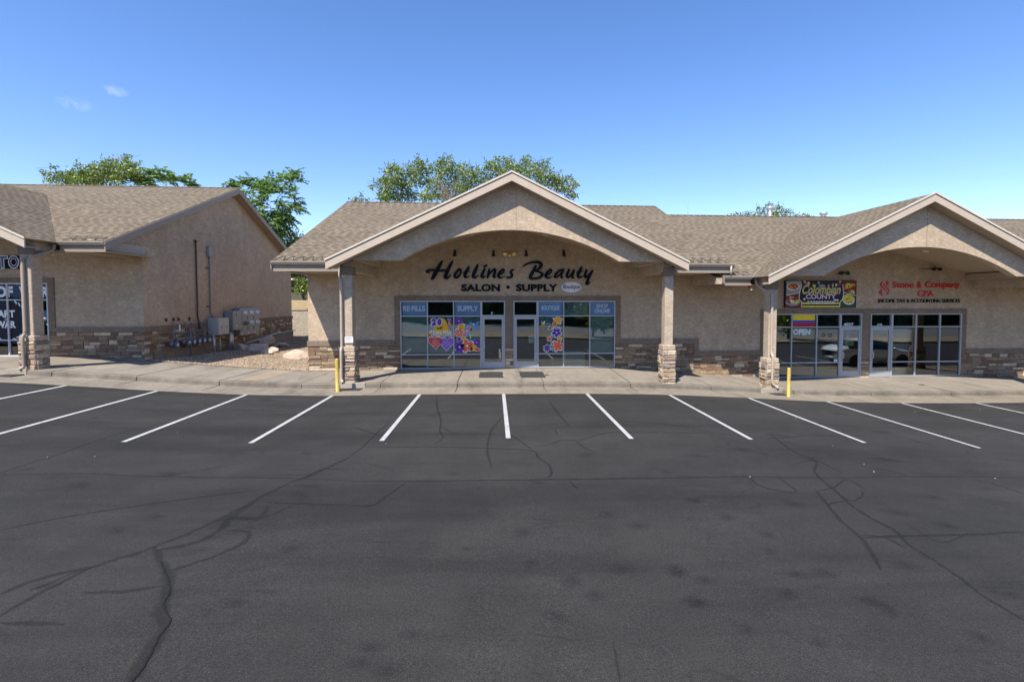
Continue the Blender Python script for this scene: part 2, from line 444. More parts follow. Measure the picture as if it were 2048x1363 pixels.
def scuff():
    t = NT('tyre_rubber_mark'); uv = t.coord('UV'); v = t.coord()
    sub = t.n('VectorMath', operation='LENGTH'); t.l(uv, sub.inputs[0])
    st = t.noise(t.coord('UV', (.8, 6, 1)), 1.9, 5, .7); g = t.noise(v, 28, 4, .7)
    e = t.math('ADD', sub.outputs['Value'], t.math('MULTIPLY', t.math('SUBTRACT', st, .5), 1.1))
    soft = t.ramp(e, [(.0, 1.0), (.85, 0)]); streak = t.ramp(st, [(.42, .12), (.56, 1.0)]); gr = t.ramp(g, [(.38, .35), (.62, 1.0)])
    al = t.math('MULTIPLY', t.math('MULTIPLY', soft, streak), t.math('MULTIPLY', gr, .62)); t.l(al, t.bsdf.inputs['Alpha'])
    M['tyre_rubber_mark'] = t.set((.016, .0155, .015), .8, 0, .3)
scuff()
def paintline():
    t = NT('line_paint'); v = t.coord(); a = t.noise(v, 45, 4, .7); b = t.noise(v, 2.5, 5)
    c = t.mix(1.0, (.47, .46, .44), t.ramp(b, [(.3, .82), (.7, 1.02)]), 'MULTIPLY'); t.set(c, .7, 0, .3)
    t.l(t.math('MULTIPLY', t.ramp(a, [(.33, .1), (.41, 1)]), t.ramp(t.noise(v, 9, 5, .75, .5), [(.30, .25), (.42, 1)])), t.bsdf.inputs['Alpha']); M['line_paint'] = t.mat
paintline()
plain('aluminium', (.41, .42, .43), .42, .25, .5, .06)
plain('aluminium_blue', (.42, .47, .56), .42, .35, .5, .06)
plain('white_frame', (.52, .52, .54), .45, 0, .4, .04)
plain('black_metal', (.018, .017, .016), .45, .2, .4)
plain('brass', (.62, .44, .18), .3, .9, .5)
plain('yellow_paint', (.48, .33, .06), .5, 0, .4, .08, 8)
plain('letter_navy', (.010, .011, .019), .6, 0, .12, .05)
plain('letter_black', (.009, .008, .008), .6, 0, .12, .05)
plain('letter_red', (.58, .028, .026), .45, 0, .4, .08)
plain('white_paint', (.80, .80, .78), .5, 0, .35, .04)
plain('oval_white', (.72, .70, .64), .5, 0, .35, .04)
plain('rim_blue', (.32, .36, .50), .5)
plain('text_blue', (.05, .07, .22), .5)
plain('room_dark', (.20, .185, .165), .9, 0, .1, .15, 1.5)
plain('room_floor', (.22, .20, .175), .7, 0, .3, .15, 2)
plain('blind_slat', (.82, .88, .80), .6, 0, .3, .05)
plain('box_grey', (.27, .275, .265), .5, .1, .4, .08)
plain('box_light', (.42, .42, .40), .5, .1, .4, .07)
plain('galvanised', (.17, .18, .20), .5, .3, .4, .1)
plain('pipe_brown', (.085, .05, .035), .6)
plain('meter_blue', (.085, .105, .14), .5)
plain('meter_face', (.78, .78, .78), .3, 0, .5, .03)
plain('boulder', (.54, .43, .33), .95, 0, .2, .32, 3, .05)
plain('rubber_mat', (.045, .044, .043), .9, 0, .2, .15, 14, .004)
plain('red_plastic', (.50, .03, .02), .4)
plain('cable_black', (.02, .02, .02), .6)
plain('block_wall', (.42, .36, .28), .95, 0, .15, .15, 4)
plain('fence_wood', (.50, .38, .22), .85, 0, .2, .12, 5)
plain('siding', (.13, .125, .095), .8, 0, .2, .08, 3)
plain('roof_grey', (.16, .16, .165), .9)
plain('bark', (.16, .125, .095), .95, 0, .1, .25, 9, .02)
plain('twig_tan', (.36, .29, .20), .95, 0, .1, .2, 9)
plain('vent_metal', (.52, .54, .55), .35, .6, .5)
plain('lens_white', (.78, .75, .68), .4, 0, .4, .03)
plain('decal_blue', (.095, .19, .31), .6, 0, .25, .18, 1.2)
plain('decal_pale', (.42, .47, .56), .6, 0, .25, .05)
plain('glossy_dark', (.02, .024, .028), .15, 0, .5)
for nm, c in dict(purple=(.11, .025, .30), violet=(.30, .12, .50), orange=(.80, .36, .02), gold=(.72, .42, .02), coral=(.78, .15, .07), red=(.66, .085, .055), mint=(.22, .62, .52), blue_p=(.10, .26, .66), pink=(.68, .22, .42), cream=(.80, .78, .76), flag_yellow=(.82, .62, .02), flag_blue=(.07, .09, .42), flag_red=(.46, .015, .04), sign_dark=(.02, .016, .028), sign_yellow=(.74, .62, .06), sign_pink=(.78, .58, .64), food_red=(.30, .07, .03), food_yellow=(.66, .50, .06), leaf_green=(.03, .085, .03), plate=(.30, .34, .36), paper_blue=(.16, .25, .62), paper=(.78, .78, .80), sticker_yellow=(.80, .70, .02), crimson=(.20, .03, .022), film_navy=(.035, .06, .105), film_dark=(.008, .011, .02), open_pale=(.62, .74, .70), ghost=(.40, .31, .225)).items():
    plain(nm, c, .55, 0, .3, .1, 9)
def glass(name, tint, refl):
    t = NT(name); nt = t.nt; nt.nodes.remove(t.bsdf)
    tr = t.n('BsdfTransparent'); tr.inputs['Color'].default_value = (*tint, 1)
    gl = t.n('BsdfGlossy'); gl.inputs['Roughness'].default_value = 0.0; gl.inputs['Color'].default_value = (.92, .96, 1.0, 1)
    fr = t.n('Fresnel', i_IOR=1.5)
    v = t.coord(); nz = t.noise(v, .55, 2); bp = t.n('Bump', i_Strength=.05, i_Distance=.02); t.l(nz, bp.inputs['Height']); t.l(bp.outputs['Normal'], gl.inputs['Normal'])
    k = t.math('ADD', t.math('MULTIPLY', fr.outputs['Fac'], 1.5), refl)
    mx = t.n('MixShader'); t.l(k, mx.inputs[0]); t.l(tr.outputs[0], mx.inputs[1]); t.l(gl.outputs[0], mx.inputs[2]); t.l(mx.outputs[0], t.out.inputs['Surface'])
    M[name] = t.mat
glass('window_glass', (.78, .84, .81), .065)
plain('car_glass', (.012, .015, .017), .18, 0, .18)
def leaf(name, dark, lightc):
    t = NT(name); g = t.n('NewGeometry'); nt = t.nt
    c = t.ramp(g.outputs['Random Per Island'], [(0, dark), (.55, tuple((a+b)/2 for a, b in zip(dark, lightc))), (1, lightc)])
    d = t.n('BsdfDiffuse'); tl = t.n('BsdfTranslucent'); t.l(c, d.inputs['Color'])
    c2 = t.mix(1.0, c, (1.25, 1.35, .6), 'MULTIPLY'); t.l(c2, tl.inputs['Color'])
    gl = t.n('BsdfGlossy', i_Roughness=.45); gl.inputs['Color'].default_value = (.8, .8, .8, 1)
    m1 = t.n('MixShader'); m1.inputs[0].default_value = .32; t.l(d.outputs[0], m1.inputs[1]); t.l(tl.outputs[0], m1.inputs[2])
    m2 = t.n('MixShader'); m2.inputs[0].default_value = .05; t.l(m1.outputs[0], m2.inputs[1]); t.l(gl.outputs[0], m2.inputs[2])
    nt.nodes.remove(t.bsdf); t.l(m2.outputs[0], t.out.inputs['Surface']); M[name] = t.mat
leaf('elm_leaf', (.075, .12, .018), (.30, .36, .075))
leaf('hedge_leaf', (.012, .03, .008), (.04, .07, .02))
leaf('sumac_leaf', (.06, .14, .02), (.24, .36, .08))
leaf('grass_blade', (.10, .15, .03), (.2, .24, .07))
def gravelm():
    t = NT('gravel'); v = t.coord(); vo = t.n('TexVoronoi', i_Scale=24); t.l(v, vo.inputs['Vector']); big = t.noise(v, .8, 4)
    c = t.ramp(t.math('FRACT', t.math('MULTIPLY', vo.outputs['Color'], 3.7)), [(0, (.22, .155, .10)), (.3, (.40, .30, .20)), (.6, (.48, .38, .265)), (.85, (.33, .25, .18)), (1, (.56, .46, .34))])
    c = t.mix(1.0, c, t.ramp(vo.outputs['Distance'], [(.0, 1.1), (.45, .9), (.75, .35)]), 'MULTIPLY')
    c = t.mix(1.0, c, t.ramp(big, [(.3, .82), (.7, 1.12)]), 'MULTIPLY')
    t.bump(t.math('SUBTRACT', 1.0, vo.outputs['Distance']), 1.0, .03)
    M['gravel'] = t.set(c, .95, 0, .2)
gravelm()
stone('gravel_stone', [(0, (.38, .275, .18)), (.3, (.50, .39, .27)), (.6, (.29, .215, .15)), (.8, (.56, .46, .34))])
concrete('road_surface', (.20, .195, .185), .12); plain('dry_ground', (.30, .23, .15), .95, 0, .1, .25, 1.5); plain('lawn', (.10, .16, .04), .95, 0, .1, .25, 1.2)
plain('car_silver', (.62, .64, .64), .3, .15, .5, .03); plain('car_navy', (.03, .045, .075), .25, .4, .5, .05); plain('tyre', (.02, .02, .02), .8); plain('rim', (.45, .45, .46), .3, .8, .5); plain('lamp_clear', (.7, .7, .7), .1, 0, .6)

# ------------------------------------------------------------------ ground, lot, walk
xs = sorted(set([-300, -120, -60] + [x * .5 for x in range(-80, 81)] + [60, 120, 300]))
def sheet(name, mat, x0, x1, ys, zf, kind='structure', parent=None):
    mb = MB(); xx = [x0] + [x for x in xs if x0 < x < x1] + [x1]; n = len(ys)
    for x in xx:
        for y in ys: mb.v.append((x, y, zf(x, y)))
    for i in range(len(xx)-1):
        for j in range(n-1):
            mb.f.append((i*n+j, (i+1)*n+j, (i+1)*n+j+1, i*n+j+1)); mb.m.append(0); mb.uv.append(None)
    o = mb.build(name, mat, parent)
    if parent is None: tag(o, kind=kind)
    return o
sheet('ground', M['dry_ground'], -300, 300, [-300, -60, -20, -4, 1.6, 16.4, 18.0, 21.3, 38, 60, 120, 300], lambda x, y: lot(x) - .30 if y < 21 else min(lot(x), .35) - .25)
LOT = sheet('parking_lot', M['asphalt'], -60, 60, [1.6, 6, 11, 16.47], lambda x, y: lot(x))
sheet('gutter_pan', M['gutter_concrete'], -60, 60, [16.45, 17.2, CURB], lambda x, y: lot(x) + (.006 if y < 16.5 else (-.012 if y < 17.5 else -.02)))
WALK = sheet('sidewalk', M['concrete'], -60, 60, [CURB + .17, 18.9, 20.0, WY + .05], lambda x, y: walk(x, y))
mb = MB()
xx = [x for x in xs if -60 <= x <= 60]
prof = [(CURB - .012, lambda x: lot(x) - .05), (CURB, lambda x: lot(x) + .115), (CURB + .03, lambda x: lot(x) + .145), (CURB + .172, lambda x: walk(x, CURB + .17) + .001)]
for x in xx:
    for y, zf in prof: mb.v.append((x, y, zf(x)))
for i in range(len(xx)-1):
    for j in range(3):
        mb.f.append((i*4+j, (i+1)*4+j, (i+1)*4+j+1, i*4+j+1)); mb.m.append(0); mb.uv.append(None)
tag(mb.build('curb', M['concrete_curb']), kind='structure')
# joints tooled across walk, curb and gutter
mb = MB()
def strip(mb, p, q, w, zf, up, mi=0, steps=6):
    p = Vector(p); q = Vector(q); d = (q-p).normalized(); n = Vector((-d.y, d.x))*w/2
    for i in range(steps):
        a = p + (q-p)*i/steps; b = p + (q-p)*(i+1)/steps
        vs = [a-n, b-n, b+n, a+n]
        mb.add([(v.x, v.y, zf(v.x, v.y)+up) for v in vs], [(0,1,2,3)], mi)
curbx = [-20.9, -17.7, -14.9, -12.2, -9.5, -6.75, -4.05, -1.35, 1.75, 4.95, 8.0, 11.2, 14.3, 17.6, 20.8, 24]
for x in curbx:
    w = .035 if x in (-9.5, -14.9, -12.2, 4.95, -1.35) else .022
    strip(mb, (x, 16.7), (x, CURB-.02), w*.7, lambda a, b: lot(a)-.012, .008)
    strip(mb, (x, CURB+.03), (x, WY-.02), w, walk, .004)
    mb.add([(x-w/2, CURB-.013, lot(x)-.02), (x+w/2, CURB-.013, lot(x)-.02), (x+w/2, CURB-.006, lot(x)+.125), (x-w/2, CURB-.006, lot(x)+.125)], [(0,1,2,3)])
mb.build('expansion_joint', M['joint'], WALK)
mb = MB(); strip(mb, (-8.62, CURB+.2), (-8.62, 21.25), .62, walk, .004); mb.build('tan_slab', M['concrete_patch'], WALK)
# pale recast curb at the roof drains, with the open drain slot below
for xd in (-5.0, 10.35, -16.1):
    mb = MB(); mb.box(xd-.42, xd+.42, CURB-.022, CURB+.19, lot(xd)-.06, walk(xd, CURB)+.012); mb.build('recast_curb', M['concrete_new'], WALK)
    mb = MB(); mb.box(xd-.5, xd+.36, 17.42, CURB-.03, lot(xd)-.02, lot(xd)-.006); mb.build('drain_slot', M['joint'], WALK)

# painted stall lines, cracks and rubber marks belong to the lot
LX = [-18.8, -16.0, -13.23, -10.55, -7.87, -5.26, -2.48, .29, 3.07, 5.88, 8.68, 11.53, 14.25, 17.09, 19.9]
for i, x in enumerate(LX):
    mb = MB(); y1 = 16.45 - rnd.uniform(0, .05); y0 = 11.05 + rnd.uniform(-.1, .1)
    strip(mb, (x, y0), (x + rnd.uniform(-.03, .03), y1), .105, lambda a, b: lot(a), .012, 0, 10)
    mb.build('stall_line', M['line_paint'], LOT)
def smooth_path(pts, k=6):
    o = []
    for i in range(len(pts)-1):
        p0, p1, p2, p3 = pts[max(i-1,0)], pts[i], pts[i+1], pts[min(i+2,len(pts)-1)]
        for j in range(k):
            t = j/k
            o.append(tuple(.5*(2*b+(c-a)*t+(2*a-5*b+4*c-d)*t*t+(3*b-a-3*c+d)*t**3) for a,b,c,d in zip(p0,p1,p2,p3)))
    o.append(tuple(pts[-1])); return o
seal = MB(); SN = [0]; crk = MB(); lite = MB()
def crack(pts, w, up=.002, ragged=True, dst=None):
    dst = dst or seal
    P = [onlot(*p) for p in pts]; P = smooth_path([(p.x, p.y) for p in P], 7)
    P = [Vector(p) for p in P]; SN[0] += 1; z = up + .0001*SN[0]
    L = 0; pv = None; r1 = rnd.random(); o1 = 0
    for i, p in enumerate(P):
        d = (P[min(i+1,len(P)-1)] - P[max(i-1,0)])
        if d.length < 1e-6: d = Vector((1,0))
        d.normalize(); nn = Vector((-d.y, d.x))
        r1 += (rnd.random()-r1)*.3; o1 += (rnd.uniform(-.8,.8)-o1)*.25
        ww = .8*w*(.5 + .9*r1)*(.35 + .65*min(1, i/4, (len(P)-1-i)/4)) if ragged else w*(.5+.8*r1)
        off = nn*o1*w*(.6 if ragged else 3)
        a, b = p+off-nn*ww, p+off+nn*ww
        cur = ((a.x,a.y,lot(a.x)+z), (b.x,b.y,lot(b.x)+z), L)
        if pv: dst.add([pv[0], cur[0], cur[1], pv[1]], [(0,1,2,3)], 0, [[(pv[2],0),(cur[2],0),(cur[2],1),(pv[2],1)]])
        pv = cur; L += .1
A5 = lambda *q: [(x/2.056, 700+y/2.056) for x, y in q]
A6 = lambda *q: [(700+x/2.26, 760+y/2.26) for x, y in q]
A7 = lambda *q: [(1348+x/2.26, 760+y/2.26) for x, y in q]
crack(A5((1439,440),(1330,490),(1250,525),(1190,545),(1080,600),(980,655),(880,705),(760,760),(640,805),(560,835),(470,860),(380,890),(250,915),(100,960),(0,1005)), .075)
crack(A5((380,890),(330,915),(240,960),(120,1020),(0,1095)), .06)
crack(A5((1060,610),(960,680),(900,740),(800,790),(640,820)), .10)
crack(A5((640,805),(665,870),(690,930),(695,1000),(665,1070),(690,1120),(650,1180),(610,1240),(560,1330),(535,1363)), .10)
crack(A5((660,870),(690,930),(698,985),(672,1050),(700,1110),(660,1170),(640,1200),(600,1290),(545,1363)), .009, .0065, False, crk)
crack(A5((0,505),(120,465),(250,425),(400,370),(560,320)), .035)
crack(A5((0,512),(330,506),(560,516),(760,520),(1100,525),(1439,535)), .03)
crack(A5((1100,625),(1250,632),(1439,636)), .07)
crack(A5((920,740),(1020,748),(1000,790),(900,840),(780,880),(710,905)), .06)
crack(A5((880,705),(960,690),(1060,690),(1100,640)), .07)
crack(A5((1020,710),(1130,670),(1200,640)), .05)
crack(A5((0,1120),(120,1122),(260,1130)), .06); crack(A5((340,995),(500,990),(660,970)), .06)
crack(A5((120,985),(200,960),(340,900)), .05)
crack(A5((640,520),(760,505),(900,480),(1000,462)), .03); crack(A5((0,740),(300,680),(700,620),(1080,570)), .05)
crack(A5((1250,525),(1330,488),(1439,495)), .04)
crack(A6((0,455),(300,456),(700,452),(1100,446),(1582,438)), .05)
crack(A6((0,345),(60,300),(120,240),(180,190)), .04); crack(A6((60,302),(400,302),(700,310),(830,322),(850,348),(900,385),(910,430),(880,442)), .045)
crack(A6((390,70),(395,130),(410,180),(405,230),(420,260),(380,290)), .045); crack(A6((410,210),(460,235),(500,245)), .035)
crack(A6((720,245),(770,275),(830,320)), .045); crack(A6((830,298),(900,290),(960,270),(1040,270),(1130,245),(1210,235),(1582,240)), .04)
crack(A6((900,90),(940,150),(1000,215)), .045); crack(A6((320,245),(520,243),(720,245)), .03)
crack(A6((740,215),(900,200),(1000,192),(1300,190),(1582,215)), .035); crack(A6((940,250),(930,220),(980,210)), .03)
crack(A6((1020,275),(1060,305),(1110,325)), .045); crack(A6((0,565),(100,565),(170,520),(250,465)), .05)
crack(A6((690,165),(640,230),(620,300),(640,400)), .045); crack(A6((0,205),(90,235),(130,250)), .04)
crack(A6((1190,1180),(1210,1290),(1222,1363)), .022)
crack(A6((990,455),(1030,492)), .05)
crack(A7((440,250),(530,315),(640,365),(640,420),(740,510),(770,540),(870,610),(1000,680),(1060,740),(1200,830),(1290,890),(1400,975),(1582,1085)), .05)
crack(A7((640,500),(690,560),(760,640),(840,710),(880,760),(935,860)), .055); crack(A7((840,712),(1100,702),(1350,697),(1582,685)), .055)
crack(A7((840,700),(950,710),(1050,760)), .05)
crack(A7((0,440),(340,438),(700,440),(1050,436),(1582,440)), .04); crack(A7((340,440),(400,482),(550,505),(470,440)), .04)
crack(A7((880,395),(1000,415),(1060,435)), .035); crack(A7((1340,445),(1450,470),(1582,515)), .045)
crack(A7((755,520),(800,545),(850,525),(850,500)), .035); crack(A7((640,500),(720,485),(780,450),(860,490)), .04)
crack(A7((0,240),(200,240),(450,262),(600,250),(900,250)), .03); crack(A7((960,250),(1060,265),(1180,300)), .05)
crack(A7((690,560),(720,555),(790,540)), .04); crack(A7((540,380),(640,365),(760,420)), .04)
crack(A7((1040,640),(1200,730),(1330,690)), .02)
seal.build('crack_seal', M['crack_sealer'], LOT); crk.build('open_crack', M['tar_black'], LOT)
sc = MB(); k = 0
spots = [A7((a,b))[0]+(c,d) for a,b,c,d in [(1060,840,60,26),(680,870,40,24),(510,965,45,26),(100,1005,55,30),(140,905,45,26),(420,700,30,20),(235,620,30,20),(330,1130,45,32),(90,545,30,12),(310,315,30,12),(620,355,35,10),(540,560,40,18),(1390,1165,45,24),(1520,970,60,24),(1010,600,60,16),(960,360,50,9),(940,235,30,8),(650,1190,30,28),(20,870,30,26),(430,775,25,18),(470,250,35,8),(740,152,30,7),(970,1040,25,40),(1420,1280,20,15),(1170,530,40,14),(1240,660,40,14),(550,880,40,22),(880,1000,50,26)]]
spots += [A6((a,b))[0]+(c,d) for a,b,c,d in [(90,1210,50,28),(40,1280,40,28),(1070,340,35,12),(1430,415,25,10),(780,690,35,26),(1100,975,40,28),(1300,660,40,22),(930,1070,60,28),(1470,865,40,30),(1560,1000,40,32),(160,1320,50,40),(1000,910,40,32),(820,830,30,22),(520,765,18,10),(850,465,25,8),(460,425,30,10),(1220,855,50,26),(1560,545,35,14),(1160,610,30,18),(280,1150,60,24),(370,160,20,6)]]
spots += [A5((a,b))[0]+(c,d) for a,b,c,d in [(180,970,60,18),(900,720,60,20),(1000,690,60,14),(120,490,20,10),(390,280,22,6),(690,510,45,10),(640,685,40,9),(480,745,40,14),(1260,428,25,6),(1230,595,35,10),(1190,820,40,20),(330,555,50,18),(1090,205,30,5),(960,1040,60,22)]]
for (px, py, rx, ry) in spots:
    c = onlot(px, py); ex = onlot(px + rx/2.2, py); ey = onlot(px, py + ry/2.2); k += 1
    hx, hy = abs(ex.x-c.x)*1.9, abs(ey.y-c.y)*1.5; a = rnd.uniform(-.7,.1); ca, sa = math.cos(a), math.sin(a)
    q = [(c.x+sx*hx*ca-sy*hy*sa, c.y+sx*hx*sa+sy*hy*ca) for sx, sy in ((-1,-1),(1,-1),(1,1),(-1,1))]
    sc.add([(x, y, lot(x)+.015+.0001*k) for x, y in q], [(0,1,2,3)], 0, [[(-1,-1),(1,-1),(1,1),(-1,1)]])
sc.build('tyre_mark', M['tyre_rubber_mark'], LOT)
mb = MB()
for px, py in [(1592,838),(1728,930),(1748,945),(1665,893),(1500,955),(1990,958),(1830,825),(1960,820),(190,915),(95,916),(355,867),(772,889)]:
    c = onlot(px, py); mb.blob((c.x, c.y, c.z+.022), rnd.uniform(.008,.02), rnd.uniform(.008,.014), .010, rnd.random(), .3, 1)
tag(mb.build('pebbles', M['concrete_new']), 'tiny pale pebbles scattered on the dark asphalt', 'pebbles', kind='stuff')
# ------------------------------------------------------------------ the three shop buildings
EAVE_Y, EAVE_Z, RIDGE_Y, RIDGE_Z, BACK_Y = 18.85, 4.53, 28.3, 8.47, 37.75
GAP_Y = 17.5
HALF, G_TOP, G_SL = 6.32, 7.51, .486
SL = (RIDGE_Z - EAVE_Z) / (RIDGE_Y - EAVE_Y)

def wall_with_openings(mb, x0, x1, z0, z1, ops, ya, yb):
    x = x0
    for (a, b, c, d) in sorted(ops):
        if a > x: mb.box(x, a, ya, yb, z0, z1)
        if c > z0: mb.box(a, b, ya, yb, z0, c)
        mb.box(a, b, ya, yb, d, z1)
        x = b
    if x < x1: mb.box(x, x1, ya, yb, z0, z1)

def ledge(mb, F, u0, u1, ztop, zbot, dmin=.02, dmax=.055, b=.012, jit=.003):
    z = ztop
    while z > min(zbot(u0), zbot(u1), zbot((u0+u1)/2)) - .05:
        h = rnd.choice([.07, .10, .13, .13, .16, .19])
        u = u0
        while u < u1 - .01:
            L = min(rnd.uniform(.22, .62) if h < .14 else rnd.uniform(.2, .5), u1 - u)
            if u1 - u - L < .1: L = u1 - u
            if z > zbot(u + L/2) - .03:
                if h >= .15 and rnd.random() < .45:        # two thin stones stacked in a tall course
                    s = rnd.uniform(.4, .6)*h
                    mb.chunk(F, u+.004, u+L-.004, z-s+.003, z-.004, 0, rnd.uniform(dmin, dmax), b, jit)
                    mb.chunk(F, u+.004, u+L-.004, z-h+.004, z-s-.003, 0, rnd.uniform(dmin, dmax), b, jit)
                else:
                    mb.chunk(F, u+.004, u+L-.004, z-h+.004, z-.004, 0, rnd.uniform(dmin, dmax), b, jit)
            u += L
        z -= h

def frontF(y): return lambda u, z, d: (u, y - d, z)

def glazing(bld, x0, x1, z0, zr, z1, mull, y=WY, blinds=(), doorless=True, mname='aluminium', fw=.046):
    """one storefront window: frame part, its panes and its blinds"""
    mb = MB(); ya, yb = y - .045, y + .065
    mb.box(x0, x0+fw, ya, yb, z0, z1); mb.box(x1-fw, x1, ya, yb, z0, z1)
    mb.box(x0+fw, x1-fw, ya, yb, z0, z0+fw*1.15); mb.box(x0+fw, x1-fw, ya, yb, z1-fw, z1)
    for m_ in mull: mb.box(m_-fw/2, m_+fw/2, ya+.001, yb-.001, z0+fw*1.15, z1-fw)
    edges = [x0+fw] + [e for m_ in mull for e in (m_-fw/2, m_+fw/2)] + [x1-fw]
    for z in zr:
        for i in range(0, len(edges), 2): mb.box(edges[i], edges[i+1], ya+.003, yb-.003, z-fw/2, z+fw/2)
    f = mb.build('window', M[mname], bld)
    g = MB(); zz = [z0+fw*1.15] + [e for z in zr for e in (z-fw/2, z+fw/2)] + [z1-fw]
    for i in range(0, len(edges), 2):
        for j in range(0, len(zz), 2):
            g.box(edges[i], edges[i+1], y+.012, y+.018, zz[j], zz[j+1])
    g.build('pane', M['window_glass'], f)
    for (a, b_, c, d) in blinds:
        s = MB(); z = d
        while z > c:
            s.add([(a, y+.10, z), (b_, y+.10, z), (b_, y+.135, z+.022), (a, y+.135, z+.022), (a, y+.10, z-.004), (b_, y+.10, z-.004), (b_, y+.135, z+.018), (a, y+.135, z+.018)],
                  [(0,1,2,3), (7,6,5,4), (0,4,5,1), (2,6,7,3)])
            z -= .034
        s.box(a, b_, y+.09, y+.14, d+.02, d+.06)
        s.build('blind', M['blind_slat'], f)
    return f

def door(bld, x0, x1, z0, zt, z1, hinge='l', y=WY, mname='aluminium'):
    """aluminium shop door in its frame with a transom light above"""
    fw = .045; ya, yb = y - .05, y + .065; mb = MB()
    mb.box(x0, x0+fw, ya, yb, z0, z1); mb.box(x1-fw, x1, ya, yb, z0, z1)
    mb.box(x0+fw, x1-fw, ya, yb, z1-fw, z1); mb.box(x0+fw, x1-fw, ya, yb, zt-.02, zt+.045)
    fr = mb.build('door_frame', M[mname], bld)
    MB().box(x0+fw, x1-fw, y+.012, y+.018, zt+.045, z1-fw).build('pane', M['window_glass'], fr)
    a, b = x0+fw+.008, x1-fw-.008; s = .085; t = zt-.03; q = z0+.012
    mb = MB(); yc, yd = y-.035, y+.012
    mb.box(a, a+s, yc, yd, q, t); mb.box(b-s, b, yc, yd, q, t); mb.box(a+s, b-s, yc, yd, t-.11, t); mb.box(a+s, b-s, yc, yd, q, q+.28)
    d = mb.build('door', M[mname], bld)
    MB().box(a+s, b-s, y-.013, y-.007, q+.28, t-.11).build('pane', M['window_glass'], d)
    hx = (b - s*.35) if hinge == 'l' else (a + s*.35); sg = -1 if hinge == 'l' else 1; hz = q + 1.0
    mb = MB().tube([(hx, yc, hz-.15), (hx, yc-.06, hz-.15), (hx+sg*.02, yc-.075, hz-.13), (hx+sg*.045, yc-.075, hz-.1), (hx+sg*.045, yc-.075, hz+.1), (hx+sg*.02, yc-.075, hz+.13), (hx, yc-.06, hz+.15), (hx, yc, hz+.15)], .018, 8)
    mb.build('handle', M['white_frame'], d, True)
    MB().lathe([(0, -.012), (.02, -.012), (.02, 0)], (hx, yc, hz-.24), 'y', 12).build('lock', M['galvanised'], d)
    return d

def column(bld, x, zb, zt, w=.32, y0=18.1, zs=None):
    """stucco post on a rough stone base"""
    hw = w/2; zs = zs or zb + 1.2
    c = MB().rbox(x-hw, x+hw, y0+.05, y0+.05+w+.06, zs-.02, zt-.29, .018).build('column', M['stucco_column'], bld)
    MB().rbox(x-hw-.035, x+hw+.035, y0+.015, y0+.05+w+.095, zt-.30, zt, .012).build('cap', M['stucco_trim'], c)
    MB().rbox(x-hw-.075, x+hw+.075, y0-.02, y0+.05+w+.13, zs-.19, zs, .02).build('collar', M['stucco_column'], c)
    core = MB().box(x-hw-.04, x+hw+.04, y0+.02, y0+w+.13, zb-.15, zs-.19)
    core.build('mortar_core', M['mortar'], c)
    s = MB(); X0, X1, Y0, Y1 = x-hw-.04, x+hw+.04, y0+.02, y0+w+.13
    z = zs-.195
    while z > zb-.1:
        h = rnd.choice([.10, .13, .16, .19, .22])
        for F, u0, u1 in ((lambda u, zz, d: (u, Y0-d, zz), X0-.05, X1+.05), (lambda u, zz, d: (X1+d, u, zz), Y0-.02, Y1+.03), (lambda u, zz, d: (X0-d, Y1+Y0-u, zz), Y0-.03, Y1+.02), (lambda u, zz, d: (X1+X0-u, Y1+d, zz), X0-.05, X1+.05)):
            cut = u0 + (u1-u0)*rnd.uniform(.3, .7) if rnd.random() < .62 else None
            for (a, b) in ([(u0, cut), (cut, u1)] if cut else [(u0, u1)]):
                s.chunk(F, a+.004, b-.004, z-h+.005, z-.004, -.02, rnd.uniform(.045, .10), .03, .010)
        z -= h
    s.build('stone_base', M['column_stone'], c)
    return c

def rake(mb, y0, y1, xa, za, xb, zb, ht):       # sloping board in a plane of constant y
    mb.add([(xa,y0,za),(xb,y0,zb),(xb,y0,zb-ht),(xa,y0,za-ht),(xa,y1,za),(xb,y1,zb),(xb,y1,zb-ht),(xa,y1,za-ht)],
        [(0,1,2,3),(7,6,5,4),(0,4,5,1),(1,5,6,2),(2,6,7,3),(3,7,4,0)])
def rake_x(mb, x0, x1, ya, za, yb, zb, ht):
    mb.add([(x0,ya,za),(x0,yb,zb),(x0,yb,zb-ht),(x0,ya,za-ht),(x1,ya,za),(x1,yb,zb),(x1,yb,zb-ht),(x1,ya,za-ht)],
        [(0,1,2,3),(7,6,5,4),(0,4,5,1),(1,5,6,2),(2,6,7,3),(3,7,4,0)])

